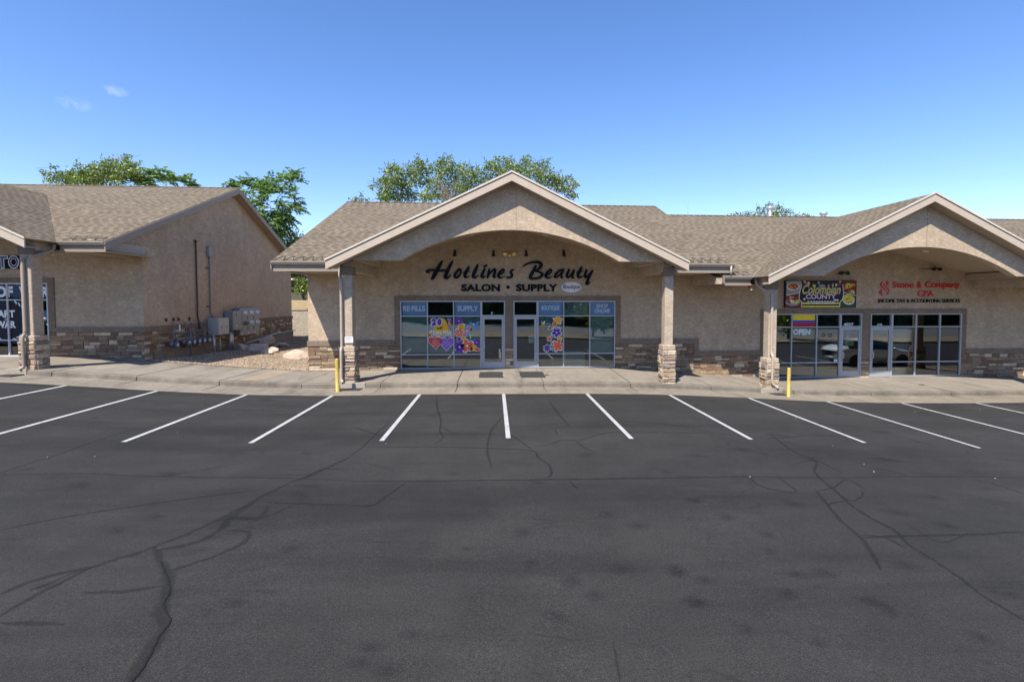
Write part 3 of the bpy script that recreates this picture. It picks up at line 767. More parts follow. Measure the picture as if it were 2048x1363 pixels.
LIGHTS = {0.0: ((-1.51, 20.78), (1.49, 20.78)), -.48: ((2.03, 20.03), (4.37, 18.97))}
def shop(label, zo, xc, xl, xr, wl, wr, cat='shop building'):
    """roofs, porch gable, walls of one stepped shop; xl..xr roof ends, wl..wr wall ends, zo level of the shop"""
    b = thing('shop_building', label, cat, (xc, 26.0, wallfoot(xc)))
    ez, rz, gt = EAVE_Z + zo, RIDGE_Z + zo, G_TOP + zo
    # main roof
    mb = MB()
    yb = EAVE_Y + (gt - ez)/SL; te = gt - G_SL*HALF; yv = EAVE_Y - .06; xv = (gt - ez + .06*SL)/G_SL
    front = [(xl, EAVE_Y-.06, ez-.06*SL), (xc-xv, yv, ez-.06*SL), (xc, yb, gt), (xc+xv, yv, ez-.06*SL), (xr, EAVE_Y-.06, ez-.06*SL), (xr, RIDGE_Y, rz), (xl, RIDGE_Y, rz)]
    mb.slab(front, .05, o=(0, EAVE_Y, ez))
    mb.slab([(xr, BACK_Y, ez), (xl, BACK_Y, ez), (xl, RIDGE_Y+.002, rz), (xr, RIDGE_Y+.002, rz)], .05, o=(0, BACK_Y, ez), u=(-1,0,0))
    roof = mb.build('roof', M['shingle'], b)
    mb = MB(); x = xl
    while x < xr - .1:                                    # ridge cap shingles
        x2 = min(x+.2, xr)
        mb.add([(x, RIDGE_Y-.16, rz-.045), (x2+.06, RIDGE_Y-.16, rz-.06), (x2+.06, RIDGE_Y, rz+.006), (x, RIDGE_Y, rz+.028), (x2+.06, RIDGE_Y+.16, rz-.06), (x, RIDGE_Y+.16, rz-.045), (x, RIDGE_Y, rz-.01)],
               [(0,1,2,3), (3,2,4,5), (0,3,6), (3,5,6)], 0, [[(x,0),(x2,0),(x2,.14),(x,.14)], [(x,0),(x2,0),(x2,.14),(x,.14)], [(x,0),(x,.1),(x,.05)], [(x,0),(x,.1),(x,.05)]])
        x = x2
    mb.build('ridge_cap', M['shingle'], roof)
    # porch gable roof, running back into the main roof
    mb = MB(); up = .012
    mb.slab([(xc, GAP_Y-.05, gt+up), (xc, yb, gt+up), (xc-xv, yv, gt-G_SL*xv+up), (xc-HALF, yv-.1, te+up), (xc-HALF, GAP_Y-.05, te+up)], .05, u=(0,1,0), o=(xc-HALF, 0, te))
    mb.slab([(xc, GAP_Y-.05, gt+up), (xc+HALF, GAP_Y-.05, te+up), (xc+HALF, yv-.1, te+up), (xc+xv, yv, gt-G_SL*xv+up), (xc, yb, gt+up)], .05, u=(0,-1,0), o=(xc+HALF, 0, te))
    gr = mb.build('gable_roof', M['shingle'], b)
    for sg in (-1, 1): MB().tube([(xc+sg*xv, yv+.05, gt-G_SL*xv+.0), (xc+sg*.15, yb-.07, gt-.06)], .022, 5).build('valley_flashing', M['drip_metal'], gr, True)
    ht = .285
    for sg in (-1, 1):
        mb = MB(); rake(mb, GAP_Y-.075, GAP_Y-.045, xc, gt+.052, xc+sg*(HALF+.02), te+.052-.01, .062); mb.build('drip_edge', M['drip_metal'], b)
        mb = MB(); rake(mb, GAP_Y-.045, GAP_Y, xc, gt-.012, xc+sg*HALF, te-.012, ht); mb.build('gable_fascia', M['fascia_paint'], b)
        mb = MB(); rake(mb, GAP_Y, 17.95, xc, gt-ht+.03, xc+sg*(HALF-.02), te-ht+.03, .03); mb.build('gable_soffit', M['soffit'], b)
    # stucco gable face with the arch
    aw, sp, rise = 3.906, 4.49+zo, 1.1
    rr = (aw*aw + rise*rise)/(2*rise); pts = []
    for i in range(29):
        x = -aw + 2*aw*i/28; pts.append((xc+x, sp + rise - rr + math.sqrt(rr*rr - x*x)))
    xb_ = (gt - ht - sp)/G_SL - .05
    poly = [(xc-xb_, sp)] + pts + [(xc+xb_, sp), (xc, gt-ht+.0)]
    mb = MB().prism(poly, 'y', 17.95, 18.25)
    ag = mb.build('arched_gable', M['stucco'], b)
    MB().box(xc+.16, xc+.172, 17.947, 17.951, sp+rise-.01, gt-ht-.16).build('control_joint', M['stucco_trim'], ag)
    # boarded vault behind the arch, side beams, flat soffits
    vz = 6.17 + zo; vs = .257; bx = 5.8; mb = MB()
    for sg in (-1, 1): rake(mb, 18.25, WY-.005, xc, vz, xc+sg*(bx-.4), vz-vs*(bx-.4), -.04)
    v = mb.build('porch_vault', M['vault_boards'], b)
    bz0, bz1 = 4.13+zo, 4.5+zo
    for sg in (-1, 1): MB().box(xc+sg*bx-.17, xc+sg*bx+.17, 18.26, WY-.003, bz0, bz1).box(xc+sg*(bx-.35)-.17, xc+sg*(bx-.35)+.17, 18.26, WY-.003, bz1-.02, bz1+.26).build('porch_beam', M['stucco_column'], b)
    for dx, yy in LIGHTS.get(zo, ((-2.3, 19.6), (2.3, 19.6))):
        zc = vz - vs*abs(dx) - .012; t_ = math.atan(vs)*(1 if dx < 0 else -1)
        ring = [(xc+dx+.12*math.cos(k*math.pi/10)*math.cos(t_), yy+.12*math.sin(k*math.pi/10), zc+.12*math.cos(k*math.pi/10)*math.sin(t_)) for k in range(20)]
        MB().add(ring + [(p[0], p[1], p[2]+.02) for p in ring], [tuple(range(20)), tuple(range(39, 19, -1))] + [(i, (i+1)%20, 20+(i+1)%20, 20+i) for i in range(20)]).build('recessed_light', M['lens_white'], b)
    fz = 4.16 + zo
    for a, c in ((xl+.04, xc-bx-.17), (xc+bx+.17, xr-.04)): MB().box(a, c, EAVE_Y+.02, WY+.25, fz, fz+.03).build('soffit', M['soffit'], b)
    # eave fascia and gutters either side of the gable
    for a, c in ((xl, xc-HALF+.05), (xc+HALF-.05, xr)):
        mb = MB(); g = MB(); hc = MB()
        if c <= a: continue
        mb.box(a, c, EAVE_Y-.0, EAVE_Y+.035, fz-.02, ez-.045)
        gz0, gz1 = ez-.155, ez-.035
        g.prism([(EAVE_Y-.135, gz1), (EAVE_Y-.135, gz1-.035), (EAVE_Y-.105, gz0+.03), (EAVE_Y-.09, gz0), (EAVE_Y-.004, gz0), (EAVE_Y-.004, gz1-.01), (EAVE_Y-.02, gz1-.01), (EAVE_Y-.02, gz0+.015), (EAVE_Y-.085, gz0+.015), (EAVE_Y-.118, gz1-.03), (EAVE_Y-.118, gz1)], 'x', a-.02, c+.02)
        n = int((c-a)/.34); cab = []
        for i in range(n):                                  # heat cable looped along the eave
            x = a + .1 + i*.34
            for dx, h in ((0, .0), (.05, .22), (.13, .46+.05*(i % 2)), (.2, .47), (.24, .3), (.29, .05)):
                y = EAVE_Y - .03 + h*.92; cab.append((x+dx+rnd.uniform(-.02,.02), y, ez + (y-EAVE_Y)*SL + .025))
        if len(cab) > 2: hc.tube(cab, .0075, 5)
        mb.build('eave_fascia', M['fascia_dark'], b); g.build('gutter', M['spout'], b); hc.build('heat_cable', M['cable_black'], b)
    # ends of the main roof
    for x0, x1 in ((xl-.035, xl), (xr, xr+.035)):
        mb = MB(); rake_x(mb, x0, x1, EAVE_Y-.06, ez-.055, RIDGE_Y, rz-.035, .27); rake_x(mb, x0, x1, RIDGE_Y, rz-.035, BACK_Y, ez-.04, .27)
        mb.build('rake_fascia', M['fascia_dark'], b)
    for a, c in ((xl, wl+.1), (wr-.1, xr)):
        mb = MB(); rake_x(mb, a, c, EAVE_Y+.04, ez-.20, RIDGE_Y, rz-.14, .03); rake_x(mb, a, c, RIDGE_Y, rz-.14, BACK_Y, ez-.14, .03)
        mb.build('rake_soffit', M['soffit'], b)
    # gable end walls and back wall
    zlow = wallfoot(xc) - .9
    for x0, x1 in ((wl, wl+.2), (wr-.2, wr)):
        mb = MB(); mb.prism([(WY+.2, zlow), (36.2, zlow), (36.2, ez+(BACK_Y-36.2)*SL-.2), (RIDGE_Y, rz-.2), (WY+.2, ez+(WY+.2-EAVE_Y)*SL-.2)], 'x', x0, x1)
        mb.prism([(EAVE_Y+.2, fz+.0), (WY, fz+.0), (WY, ez+(WY-EAVE_Y)*SL-.2), (EAVE_Y+.2, ez-.12)], 'x', x0+.003, x1-.003)
        mb.build('end_wall', M['stucco'], b)
    MB().box(wl+.2, wr-.2, 36.0, 36.2, zlow, ez+.4).build('back_wall', M['stucco'], b)
    return b

def front_wall(b, zo, xc, wl, wr, ops, zlow):
    ez = EAVE_Z + zo; mb = MB()
    wall_with_openings(mb, wl, wr, zlow, ez + .85, ops, WY, WY+.2)
    # the part that rises into the porch vault
    mb.prism([(xc-5.6, ez+.85), (xc+5.6, ez+.85), (xc+3.2, ez+1.2), (xc, G_TOP+zo-.85), (xc-3.2, ez+1.2)], 'y', WY, WY+.2)
    return mb.build('front_wall', M['stucco'], b)

def room(b, x0, x1, z0, z1):
    mb = MB(); y0, y1 = WY+.21, WY+6.5
    mb.add([(x0,y0,z0),(x1,y0,z0),(x1,y1,z0),(x0,y1,z0)], [(0,1,2,3)], 1)
    mb.add([(x0,y0,z1),(x1,y0,z1),(x1,y1,z1),(x0,y1,z1)], [(0,1,2,3)], 0)
    mb.add([(x0,y1,z0),(x1,y1,z0),(x1,y1,z1),(x0,y1,z1),(x0,y0,z0),(x0,y0,z1),(x1,y0,z0),(x1,y0,z1)], [(0,1,2,3),(4,0,3,5),(1,6,7,2)], 0)
    mb.build('interior', [M['room_dark'], M['room_floor']], b)

def band(mb, x0, x1, z0, z1, d=.04): mb.box(x0, x1, WY-d, WY, z0, z1)

# ---- salon (middle)
ZS = .19
SAL = shop('tan stucco beauty shop in the middle, wide arched gable porch and stone wainscot', 0.0, .60, -8.05, 9.22, -7.74, 8.95)
sx0, sx1 = -3.97, 5.21; zb, zt, zh, zm = .175, 3.06, 2.415, .79
ops = [(sx0, .43, zb-.02, zt), (.79, sx1, zb-.02, zt)]
front_wall(SAL, 0, .60, -7.74, 8.84, ops, -.9)
TR = .235
mb = MB(); band(mb, sx0-TR, sx1+TR, zt, zt+.21); band(mb, sx0-TR, sx0-.0, 1.18, zt); band(mb, sx1, sx1+TR, 1.18, zt); band(mb, .43, .79, 1.16, zt)
band(mb, -7.78, sx0-TR, 1.18, 1.40, .06); band(mb, sx1+TR, 8.94, 1.18, 1.40, .06); band(mb, 8.74, 8.94, .63, 1.18, .06); band(mb, 8.94, 12.3, .63, .84, .06)
mb.box(-7.80, -7.74, WY, 36.2, 1.18, 1.40)
mb.build('trim_band', M['stucco_trim'], SAL)
F = frontF(WY)
def wainscot(bld, *a, **k):
    mb = MB(); ledge(mb, *a, **k); mb.build('stone_wainscot', M['ledge_stone'], bld)
wainscot(SAL, F, -7.74, sx0-.01, 1.175, wallfoot); wainscot(SAL, F, sx1+.01, 8.74, 1.175, wallfoot); wainscot(SAL, F, .44, .78, 1.15, wallfoot, .025, .05, .02, .006)
wainscot(SAL, lambda u, z, d: (-7.74-d, u, z), WY-.03, 36.2, 1.175, lambda u: .1, b=.02)
MB().box(-7.75, sx0-.005, WY-.012, WY, -.5, 1.18).build('mortar_bed', M['mortar'], SAL); MB().box(sx1+.005, 8.9, WY-.012, WY, -.6, 1.18).build('mortar_bed', M['mortar'], SAL)
glazing(SAL, sx0, -.58, zb, (zm, zh), zt, (-2.842, -1.742), blinds=[(sx0+.06, -2.88, .85, 2.36), (-2.80, -1.78, .85, 2.36), (-1.70, -.64, .85, 2.36)])
glazing(SAL, 1.825, sx1, zb, (zm, zh), zt, (2.95, 4.093), blinds=[(4.13, sx1-.06, .83, 2.36), (1.9, 2.91, 1.9, 2.36), (2.99, 4.05, 2.47, 2.98)])
door(SAL, -.58, .43, zb-.01, zh, zt, 'r'); door(SAL, .79, 1.825, zb-.01, zh, zt, 'l')
room(SAL, -7.5, 8.7, zb-.03, 3.3)
for x in (-5.2, 6.46): column(SAL, x, walk(x, 18.3), 4.28, zs=1.42 if x > 0 else 1.45)
def spout(b, pts, r=.05, m='spout'):
    return MB().tube(smooth_path(pts, 4), r, 8).build('downspout', M[m], b, True)
zg = EAVE_Z
spout(SAL, [(-5.62, 18.78, zg-.13), (-5.62, 18.75, zg-.32), (-5.58, 18.55, zg-.48), (-5.42, 18.14, zg-.72), (-5.40, 18.09, zg-.95), (-5.40, 18.08, 2.5), (-5.40, 18.08, 1.55), (-5.40, 18.06, 1.42), (-5.40, 17.98, 1.32), (-5.40, 17.98, .8), (-5.40, 17.98, .35), (-5.38, 17.95, .26), (-5.33, 17.9, .2)], m='spout_light')

# ---- restaurant and accountants (right)
ZR = -.48
RGT = shop('tan stucco shop at the right, lower roof, arched gable over restaurant and accounting fronts', ZR, 16.22, 8.88, 40.5, 9.16, 40.2)
r0, r1 = 12.02, 21.35; zb, zt, zh, zm = -.385, 2.485, 1.885, .285
front_wall(RGT, ZR, 16.22, 8.84, 40.2, [(r0, 16.52, zb-.02, zt), (16.93, r1, zb-.02, zt)], -1.6)
mb = MB(); band(mb, r0-TR, r1+TR, zt, zt+.21); band(mb, r0-TR, r0, .64, zt); band(mb, r1, r1+TR, .64, zt); band(mb, 16.52, 16.93, .42, zt)
band(mb, r1+TR, 40.2, .63, .85, .06); mb.build('trim_band', M['stucco_trim'], RGT)
wainscot(RGT, F, 8.74, r0-.01, .625, wallfoot); wainscot(RGT, F, r1+.01, 32, .625, wallfoot); wainscot(RGT, F, 16.53, 16.92, .41, wallfoot, .03, .07, .025, .008)
MB().box(8.9, r0-.005, WY-.012, WY, -.9, .63).build('mortar_bed', M['mortar'], RGT); MB().box(r1+.005, 40, WY-.012, WY, -1.2, .63).build('mortar_bed', M['mortar'], RGT)
glazing(RGT, r0, 15.506, zb, (zm, zh), zt, (13.225, 14.396)); glazing(RGT, 17.968, r1, zb, (zm, zh), zt, (19.128, 20.298))
door(RGT, 15.506, 16.52, zb-.01, zh, zt, 'r'); door(RGT, 16.93, 17.968, zb-.01, zh, zt, 'r')
room(RGT, 9.5, 16.7, zb-.03, 2.75); room(RGT, 16.74, 30, zb-.03, 2.75)
for x in (10.48, 22.02): column(RGT, x, walk(x, 18.3), 4.28+ZR, zs=walk(x, 18.3)+1.13)
spout(RGT, [(10.12, 18.78, zg+ZR-.13), (10.14, 18.72, zg+ZR-.36), (10.25, 18.4, zg+ZR-.55), (10.39, 18.1, zg+ZR-.72), (10.40, 18.09, zg+ZR-1.0), (10.40, 18.08, 2.0), (10.40, 18.08, 1.2), (10.40, 18.04, 1.05), (10.40, 17.97, .95), (10.40, 17.97, .5), (10.40, 17.97, .0), (10.5, 17.94, -.12), (10.58, 17.86, -.2)], m='spout_light')
# the step between the two roofs: closing wall, short spout
mb = MB(); mb.prism([(EAVE_Y+.12, 3.72), (WY, 3.72), (WY, 5.2), (WY-1.2, 4.3), (EAVE_Y+.12, 3.96)], 'x', 8.62, 8.86); mb.build('step_beam', M['stucco_column'], RGT)
mb = MB(); rake_x(mb, 9.16, 9.2, EAVE_Y+.06, 4.26, RIDGE_Y, 8.2, .42); mb.build('step_flashing', M['glossy_dark'], SAL)
MB().tube([(9.12, 18.78, 4.42), (9.12, 18.78, 4.05)], .045, 8).build('downspout', M['spout_light'], SAL, True)

# ---- tattoo shop (left)
ZL = .65
LFT = shop('tan stucco shop at the left, plain gable end wall carrying the utility meters', ZL, -21.5, -45, -13.72, -44.7, -14.2)
l1 = -17.79; zb, zt, zh, zm = .845, 3.77, 3.10, 1.50
front_wall(LFT, ZL, -21.5, -44.7, -14.2, [(-24.5, l1, zb-.02, zt)], -.4)
mb = MB(); band(mb, -24.5-TR, l1+TR, zt, zt+.21); band(mb, l1, l1+TR, 1.82, zt); band(mb, -24.5-TR, -24.5, 1.82, zt)
band(mb, l1+TR, -14.14, 1.80, 2.0, .06); band(mb, -44.7, -24.5-TR, 1.80, 2.0, .06); mb.box(-14.2, -14.14, WY, 36.24, 1.80, 2.0)
mb.build('trim_band', M['stucco_trim'], LFT)
wainscot(LFT, F, l1+.01, -14.2, 1.795, wallfoot); wainscot(LFT, F, -32, -24.5, 1.795, wallfoot)
wainscot(LFT, lambda u, z, d: (-14.2+d, u, z), WY-.03, 36.2, 1.795, lambda u: .64 if u < 21.9 else .95, b=.016)
MB().box(l1+.005, -14.19, WY-.012, WY, .3, 1.8).build('mortar_bed', M['mortar'], LFT); MB().box(-14.2, -14.188, WY, 36.2, .9, 1.8).build('mortar_bed', M['mortar'], LFT)
MB().box(-14.2, -14.13, WY+.45, 36.24, -.3, .93).build('foundation', M['foundation'], LFT)
glazing(LFT, -24.5, l1, zb, (zm, zh), zt, (-22.8, -21.1, -19.3), mname='white_frame', fw=.05)
room(LFT, -30, -14.6, zb-.03, 4.0)
MB().box(-14.34, -14.10, EAVE_Y+.04, WY+.03, 4.90, 5.24).build('eave_return', M['fascia_paint'], LFT)
for x in (-27.3, -15.78): column(LFT, x, walk(x, 18.3), 4.28+ZL, zs=walk(x, 18.3)+1.13, w=.36)
spout(LFT, [(-15.35, 18.78, zg+ZL-.13), (-15.37, 18.72, zg+ZL-.34), (-15.5, 18.4, zg+ZL-.52), (-15.78, 18.1, zg+ZL-.68), (-15.8, 18.09, zg+ZL-.9), (-15.8, 18.08, 3.0), (-15.8, 18.08, 2.05), (-15.8, 18.05, 1.95), (-15.8, 17.97, 1.82), (-15.8, 17.97, 1.2), (-15.8, 17.97, .9), (-15.82, 17.94, .82), (-15.88, 17.88, .77)])
# ------------------------------------------------------------------ lettering tools
def text_geo(body, shear=0.0, offset=0.0, space=1.0, word=1.0):
    cu = bpy.data.curves.new('lettering_curve', 'FONT'); cu.body = body; cu.shear = shear; cu.offset = offset
    cu.space_character = space; cu.space_word = word; cu.align_x = 'CENTER'; cu.resolution_u = 4; cu.size = 1
    o = bpy.data.objects.new('lettering_tmp', cu); COL.objects.link(o)
    me = bpy.data.meshes.new_from_object(o.evaluated_get(bpy.context.evaluated_depsgraph_get()))
    vs = [v.co.copy() for v in me.vertices]; fs = [tuple(p.vertices) for p in me.polygons]
    bpy.data.objects.remove(o); bpy.data.curves.remove(cu); bpy.data.meshes.remove(me)
    return vs, fs
def put_text(mb, body, box, y, depth=.02, mi=0, pad=0.0, **k):
    """fit lettering into the wall rectangle box=(x0,z0,x1,z1); its face stands at y, its back depth behind"""
    vs, fs = text_geo(body, **k)
    ax, bx_ = min(v.x for v in vs), max(v.x for v in vs); ay, by = min(v.y for v in vs), max(v.y for v in vs)
    x0, z0, x1, z1 = box; x0 -= pad; x1 += pad; z0 -= pad; z1 += pad
    P = [(x0 + (v.x-ax)/(bx_-ax)*(x1-x0), z0 + (v.y-ay)/(by-ay)*(z1-z0)) for v in vs]
    n = len(P)
    front = [(a, y, c) for a, c in P]
    if depth <= 0: return mb.add(front, fs, mi)
    cnt = {}
    for f in fs:
        for i in range(len(f)):
            e = (f[i], f[(i+1) % len(f)]); cnt[e] = 1
    sides = [(a, a+n, b+n, b) for (a, b) in cnt if (b, a) not in cnt]
    return mb.add(front + [(a, y+depth, c) for a, c in P], fs + sides, mi)
def wbox(px0, py0, px1, py1):
    a = W(px0, py1); b = W(px1, py0)
    return (a[0], a[1], b[0], b[1])
def brush(mb, pts, y, depth, mi=0, k=6):
    """one brush stroke: list of (x, z, width)"""
    P = smooth_path(pts, k); n = len(P); fr = []; L = []; Rr = []
    for i, (x, z, w) in enumerate(P):
        a = P[max(i-1, 0)]; b = P[min(i+1, n-1)]; dx, dz = b[0]-a[0], b[1]-a[1]; l = math.hypot(dx, dz) or 1
        nx, nz = -dz/l, dx/l; w = max(w, .004)/2
        L.append((x+nx*w, z+nz*w)); Rr.append((x-nx*w, z-nz*w))
    def capn(i, s):
        x, z, w = P[i]; a = P[max(i-1, 0)]; b = P[min(i+1, n-1)]; t = math.atan2(b[1]-a[1], b[0]-a[0])
        return [(x + w/2*math.cos(t+s*q), z + w/2*math.sin(t+s*q)) for q in (math.pi/2-.01, math.pi/4, 0, -math.pi/4, -math.pi/2+.01)]
    ring = L + [ (P[-1][0]+P[-1][2]/2*math.cos(tt), P[-1][1]+P[-1][2]/2*math.sin(tt)) for tt in [math.atan2(P[-1][1]-P[-2][1], P[-1][0]-P[-2][0]) + q for q in (.8, 0, -.8)] ] + Rr[::-1] + [ (P[0][0]+P[0][2]/2*math.cos(tt), P[0][1]+P[0][2]/2*math.sin(tt)) for tt in [math.atan2(P[0][1]-P[1][1], P[0][0]-P[1][0]) + q for q in (.8, 0, -.8)] ]
    vs = [(x, y, z) for x, z in L] + [(x, y, z) for x, z in Rr]; fs = [(i, i+1, n+i+1, n+i) for i in range(n-1)]
    e = ring[n:n+3]; s_ = ring[2*n+3:]
    b0 = len(vs); vs += [(x, y, z) for x, z in e] + [(x, y, z) for x, z in s_]
    fs += [(n-1, b0, b0+1, b0+2, 2*n-1), (n, b0+3, b0+4, b0+5, 0)]
    m_ = len(vs); vs += [(v[0], y+depth, v[2]) for v in vs]
    order = list(range(n)) + [b0, b0+1, b0+2] + list(range(2*n-1, n-1, -1)) + [b0+3, b0+4, b0+5]
    for i in range(len(order)):
        a, c = order[i], order[(i+1) % len(order)]; fs.append((a, a+m_, c+m_, c))
    return mb.add(vs, fs, mi)
def wpoly(mb, pts, y, depth=0, mi=0):          # polygon in wall coordinates
    if depth: return mb.prism(pts, 'y', y, y+depth, mi)
    return mb.add([(a, y, b) for a, b in pts], [tuple(range(len(pts)))], mi)
def ell(cx, cz, rx, rz, n=24, rot=0): 
    return [(cx + rx*math.cos(t)*math.cos(rot) - rz*math.sin(t)*math.sin(rot), cz + rx*math.cos(t)*math.sin(rot) + rz*math.sin(t)*math.cos(rot)) for t in (2*math.pi*i/n for i in range(n))]
PXM = abs(W(1000, 600)[0] - W(900, 600)[0])/100            # metres per photo pixel on the shop fronts

# ------------------------------------------------------------------ signs on the walls
t = thing('script_sign', 'dark brush script shop name lettering high on the wall under the middle arch', 'shop sign', (.6, WY, 4.5))
C1 = lambda q: [(*W(830+x/10.78, 510+y/10.78), w/10.78*PXM) for x, y, w in q]
C2 = lambda q: [(*W(1010+x/10.78, 510+y/10.78), w/10.78*PXM) for x, y, w in q]
H1 = {'H': [[(590,135,40),(530,230,72),(470,340,82),(420,430,85),(390,490,70),(350,525,24)], [(815,130,34),(760,220,64),(710,330,74),(665,430,78),(660,485,70),(710,490,46),(780,420,18)], [(315,382,26),(255,358,46),(300,330,46),(420,325,46),(540,338,50),(700,328,44)]],
 'o': [[(960,302,42),(885,380,60),(855,450,62),(890,488,52),(950,445,52),(988,370,44),(985,315,40),(948,302,40)]],
 't': [[(1168,250,36),(1120,330,72),(1075,430,72),(1095,478,52),(1170,455,16)], [(1050,374,26),(1120,352,30),(1185,352,20)]],
 'l': [[(1355,215,44),(1310,310,76),(1262,420,78),(1258,466,70),(1300,482,50),(1372,432,16)]],
 'i': [[(1500,305,50),(1455,400,66),(1438,460,66),(1475,476,50),(1530,440,16)], [(1492,250,46),(1545,222,42)]],
 'n': [[(1600,315,50),(1585,400,56),(1565,485,46)], [(1575,462,22),(1640,370,36),(1718,308,54),(1732,345,54),(1702,430,62),(1705,474,54),(1750,465,12)]],
 'e': [[(1812,430,30),(1888,390,32),(1918,325,42),(1880,312,36),(1822,380,56),(1795,440,62),(1825,486,48),(1895,478,26),(1938,450,12)]]}
H2 = {'s': [[(188,312,32),(152,326,46),(122,372,52),(150,422,56),(138,466,52),(82,488,42),(35,478,36)]],
 'B': [[(388,238,30),(480,190,42),(600,155,52),(720,155,66),(782,205,74),(752,272,64),(690,318,46),(655,348,36),(722,358,46),(795,395,58),(795,440,62),(735,486,56),(640,506,52),(565,508,56)], [(662,235,50),(618,320,70),(572,410,76),(538,485,62),(566,512,40)]],
 'e': [[(882,440,30),(960,400,32),(998,335,42),(968,308,36),(905,380,56),(875,440,62),(905,487,50),(960,487,30),(1018,460,14)]],
 'a': [[(1255,318,46),(1172,335,46),(1095,410,56),(1068,465,46),(1112,475,42),(1188,410,36),(1245,335,40)], [(1250,325,50),(1212,420,56),(1218,482,50),(1240,488,30)]],
 'u': [[(1378,315,50),(1342,400,60),(1332,462,60),(1372,476,46),(1438,400,42),(1478,325,42)], [(1488,335,46),(1452,420,56),(1452,484,54),(1480,486,26)]],
 't': [[(1648,260,38),(1610,340,66),(1572,430,66),(1580,475,56),(1630,476,40),(1680,455,12)], [(1542,374,26),(1610,355,30),(1680,352,20)]],
 'y': [[(1752,325,50),(1728,400,56),(1718,462,58),(1752,475,46),(1828,400,36),(1878,335,36)], [(1882,335,40),(1822,450,56),(1772,560,60),(1750,622,50),(1790,615,42),(1833,580,16)]]}
for D, Cc in ((H1, C1), (H2, C2)):
    for ch, strokes in D.items():
        mb = MB()
        for i, st in enumerate(strokes): brush(mb, Cc(st), WY-.052-.002*i, .05)
        mb.build('letter', M['letter_navy'], t)
t = thing('capital_letter_sign', 'black block capitals with a round dot between two words, below the script lettering', 'shop sign', (.3, WY, 3.6))
for word, b in (('SALON', wbox(922.5, 568, 1000, 582.6)), ('SUPPLY', wbox(1032, 568, 1115, 582.6))):
    n0 = len(word); mb = MB(); put_text(mb, word, b, WY-.045, .044, offset=.045, space=1.06); mb.build('lettering', M['letter_black'], t)
c = W(1016, 574); mb = MB(); wpoly(mb, ell(c[0], c[1], .075, .075), WY-.045, .044); mb.build('dot', M['letter_black'], t)
t = thing('oval_sign', 'small off-white oval sign with blue script, right of the block capitals', 'shop sign', (2.95, WY, 3.6))
c = W(1142.5, 574); rx, rz = 21.5*PXM, 11.4*PXM
mb = MB(); wpoly(mb, ell(c[0], c[1], rx, rz, 40), WY-.03, .03); mb.build('rim', M['rim_blue'], t)
mb = MB(); wpoly(mb, ell(c[0], c[1], rx*.95, rz*.94, 40), WY-.035, .006); mb.build('face', M['oval_white'], t)
mb = MB(); put_text(mb, 'Boutique', (c[0]-rx*.84, c[1]-rz*.52, c[0]+rx*.84, c[1]+rz*.46), WY-.038, .002, shear=.3, offset=.02); mb.build('lettering', M['text_blue'], t)

t = thing('restaurant_banner', 'dark rectangular restaurant sign with food pictures and yellow script', 'shop sign', (14.5, WY, 3.3))
x0, z0, x1, z1 = wbox(1567, 561, 1709.5, 615); bw, bh = x1-x0, z1-z0; yf = WY-.12
MB().box(x0, x1, yf, WY-.001, z0, z1).build('sign_box', M['sign_dark'], t)
B = lambda u, v: (x0 + u*bw, z1 - v*bh)                     # fractions of the sign, v downwards
BU = lambda px, py: B((px-70)/(1925-70), (py-75)/(795-75))
lay = lambda k: yf - .0015*k
def bpoly(name, pts, mat, k): 
    mb = MB(); wpoly(mb, [BU(*p) for p in pts], lay(k)); return mb.build(name, M[mat], t)
bpoly('picture', [(95,95),(480,90),(495,185),(430,400),(92,470)], 'plate', 1); bpoly('picture', [(92,475),(430,405),(420,560),(490,640),(490,780),(75,780)], 'crimson', 1)
bpoly('picture', [(1560,185),(1560,100),(1915,100),(1905,460),(1590,390)], 'crimson', 1); bpoly('picture', [(1590,400),(1905,470),(1890,780),(1490,780),(1500,640),(1570,560)], 'leaf_green', 1)
def bell(name, cx, cy, rx, ry, mat, k, rot=0):
    a = BU(cx, cy); mb = MB(); wpoly(mb, ell(a[0], a[1], rx*bw/1855, ry*bh/720, 22, rot), lay(k)); return mb.build(name, M[mat], t)
bell('bowl', 270, 245, 165, 98, 'paper', 2); bell('food', 270, 235, 138, 78, 'food_red', 3); bell('garnish', 270, 215, 40, 22, 'leaf_green', 4); bell('garnish', 215, 265, 45, 22, 'orange', 4); bell('garnish', 340, 255, 40, 26, 'red', 4)
bell('bowl', 265, 640, 190, 105, 'plate', 2); bell('food', 250, 600, 165, 95, 'food_red', 3); bell('egg', 255, 630, 52, 48, 'cream', 4); bell('egg_yolk', 258, 635, 20, 18, 'gold', 5); bell('avocado', 365, 640, 75, 32, 'sign_yellow', 4, .6); bell('garnish', 215, 520, 50, 28, 'orange', 4)
bell('food', 1700, 220, 80, 70, 'sign_yellow', 2); bell('food', 1830, 190, 60, 40, 'orange', 2); bell('food', 1640, 280, 45, 22, 'orange', 2); bell('plate', 1790, 375, 110, 62, 'leaf_green', 2); bell('food', 1790, 370, 82, 45, 'orange', 3); bell('garnish', 1860, 400, 30, 25, 'sign_yellow', 4)
bell('bowl', 1720, 580, 165, 135, 'paper', 2, -.25); bell('food', 1720, 570, 148, 118, 'food_yellow', 3, -.25); bell('garnish', 1650, 500, 50, 45, 'sign_yellow', 4); bell('garnish', 1780, 620, 60, 40, 'sign_yellow', 4)
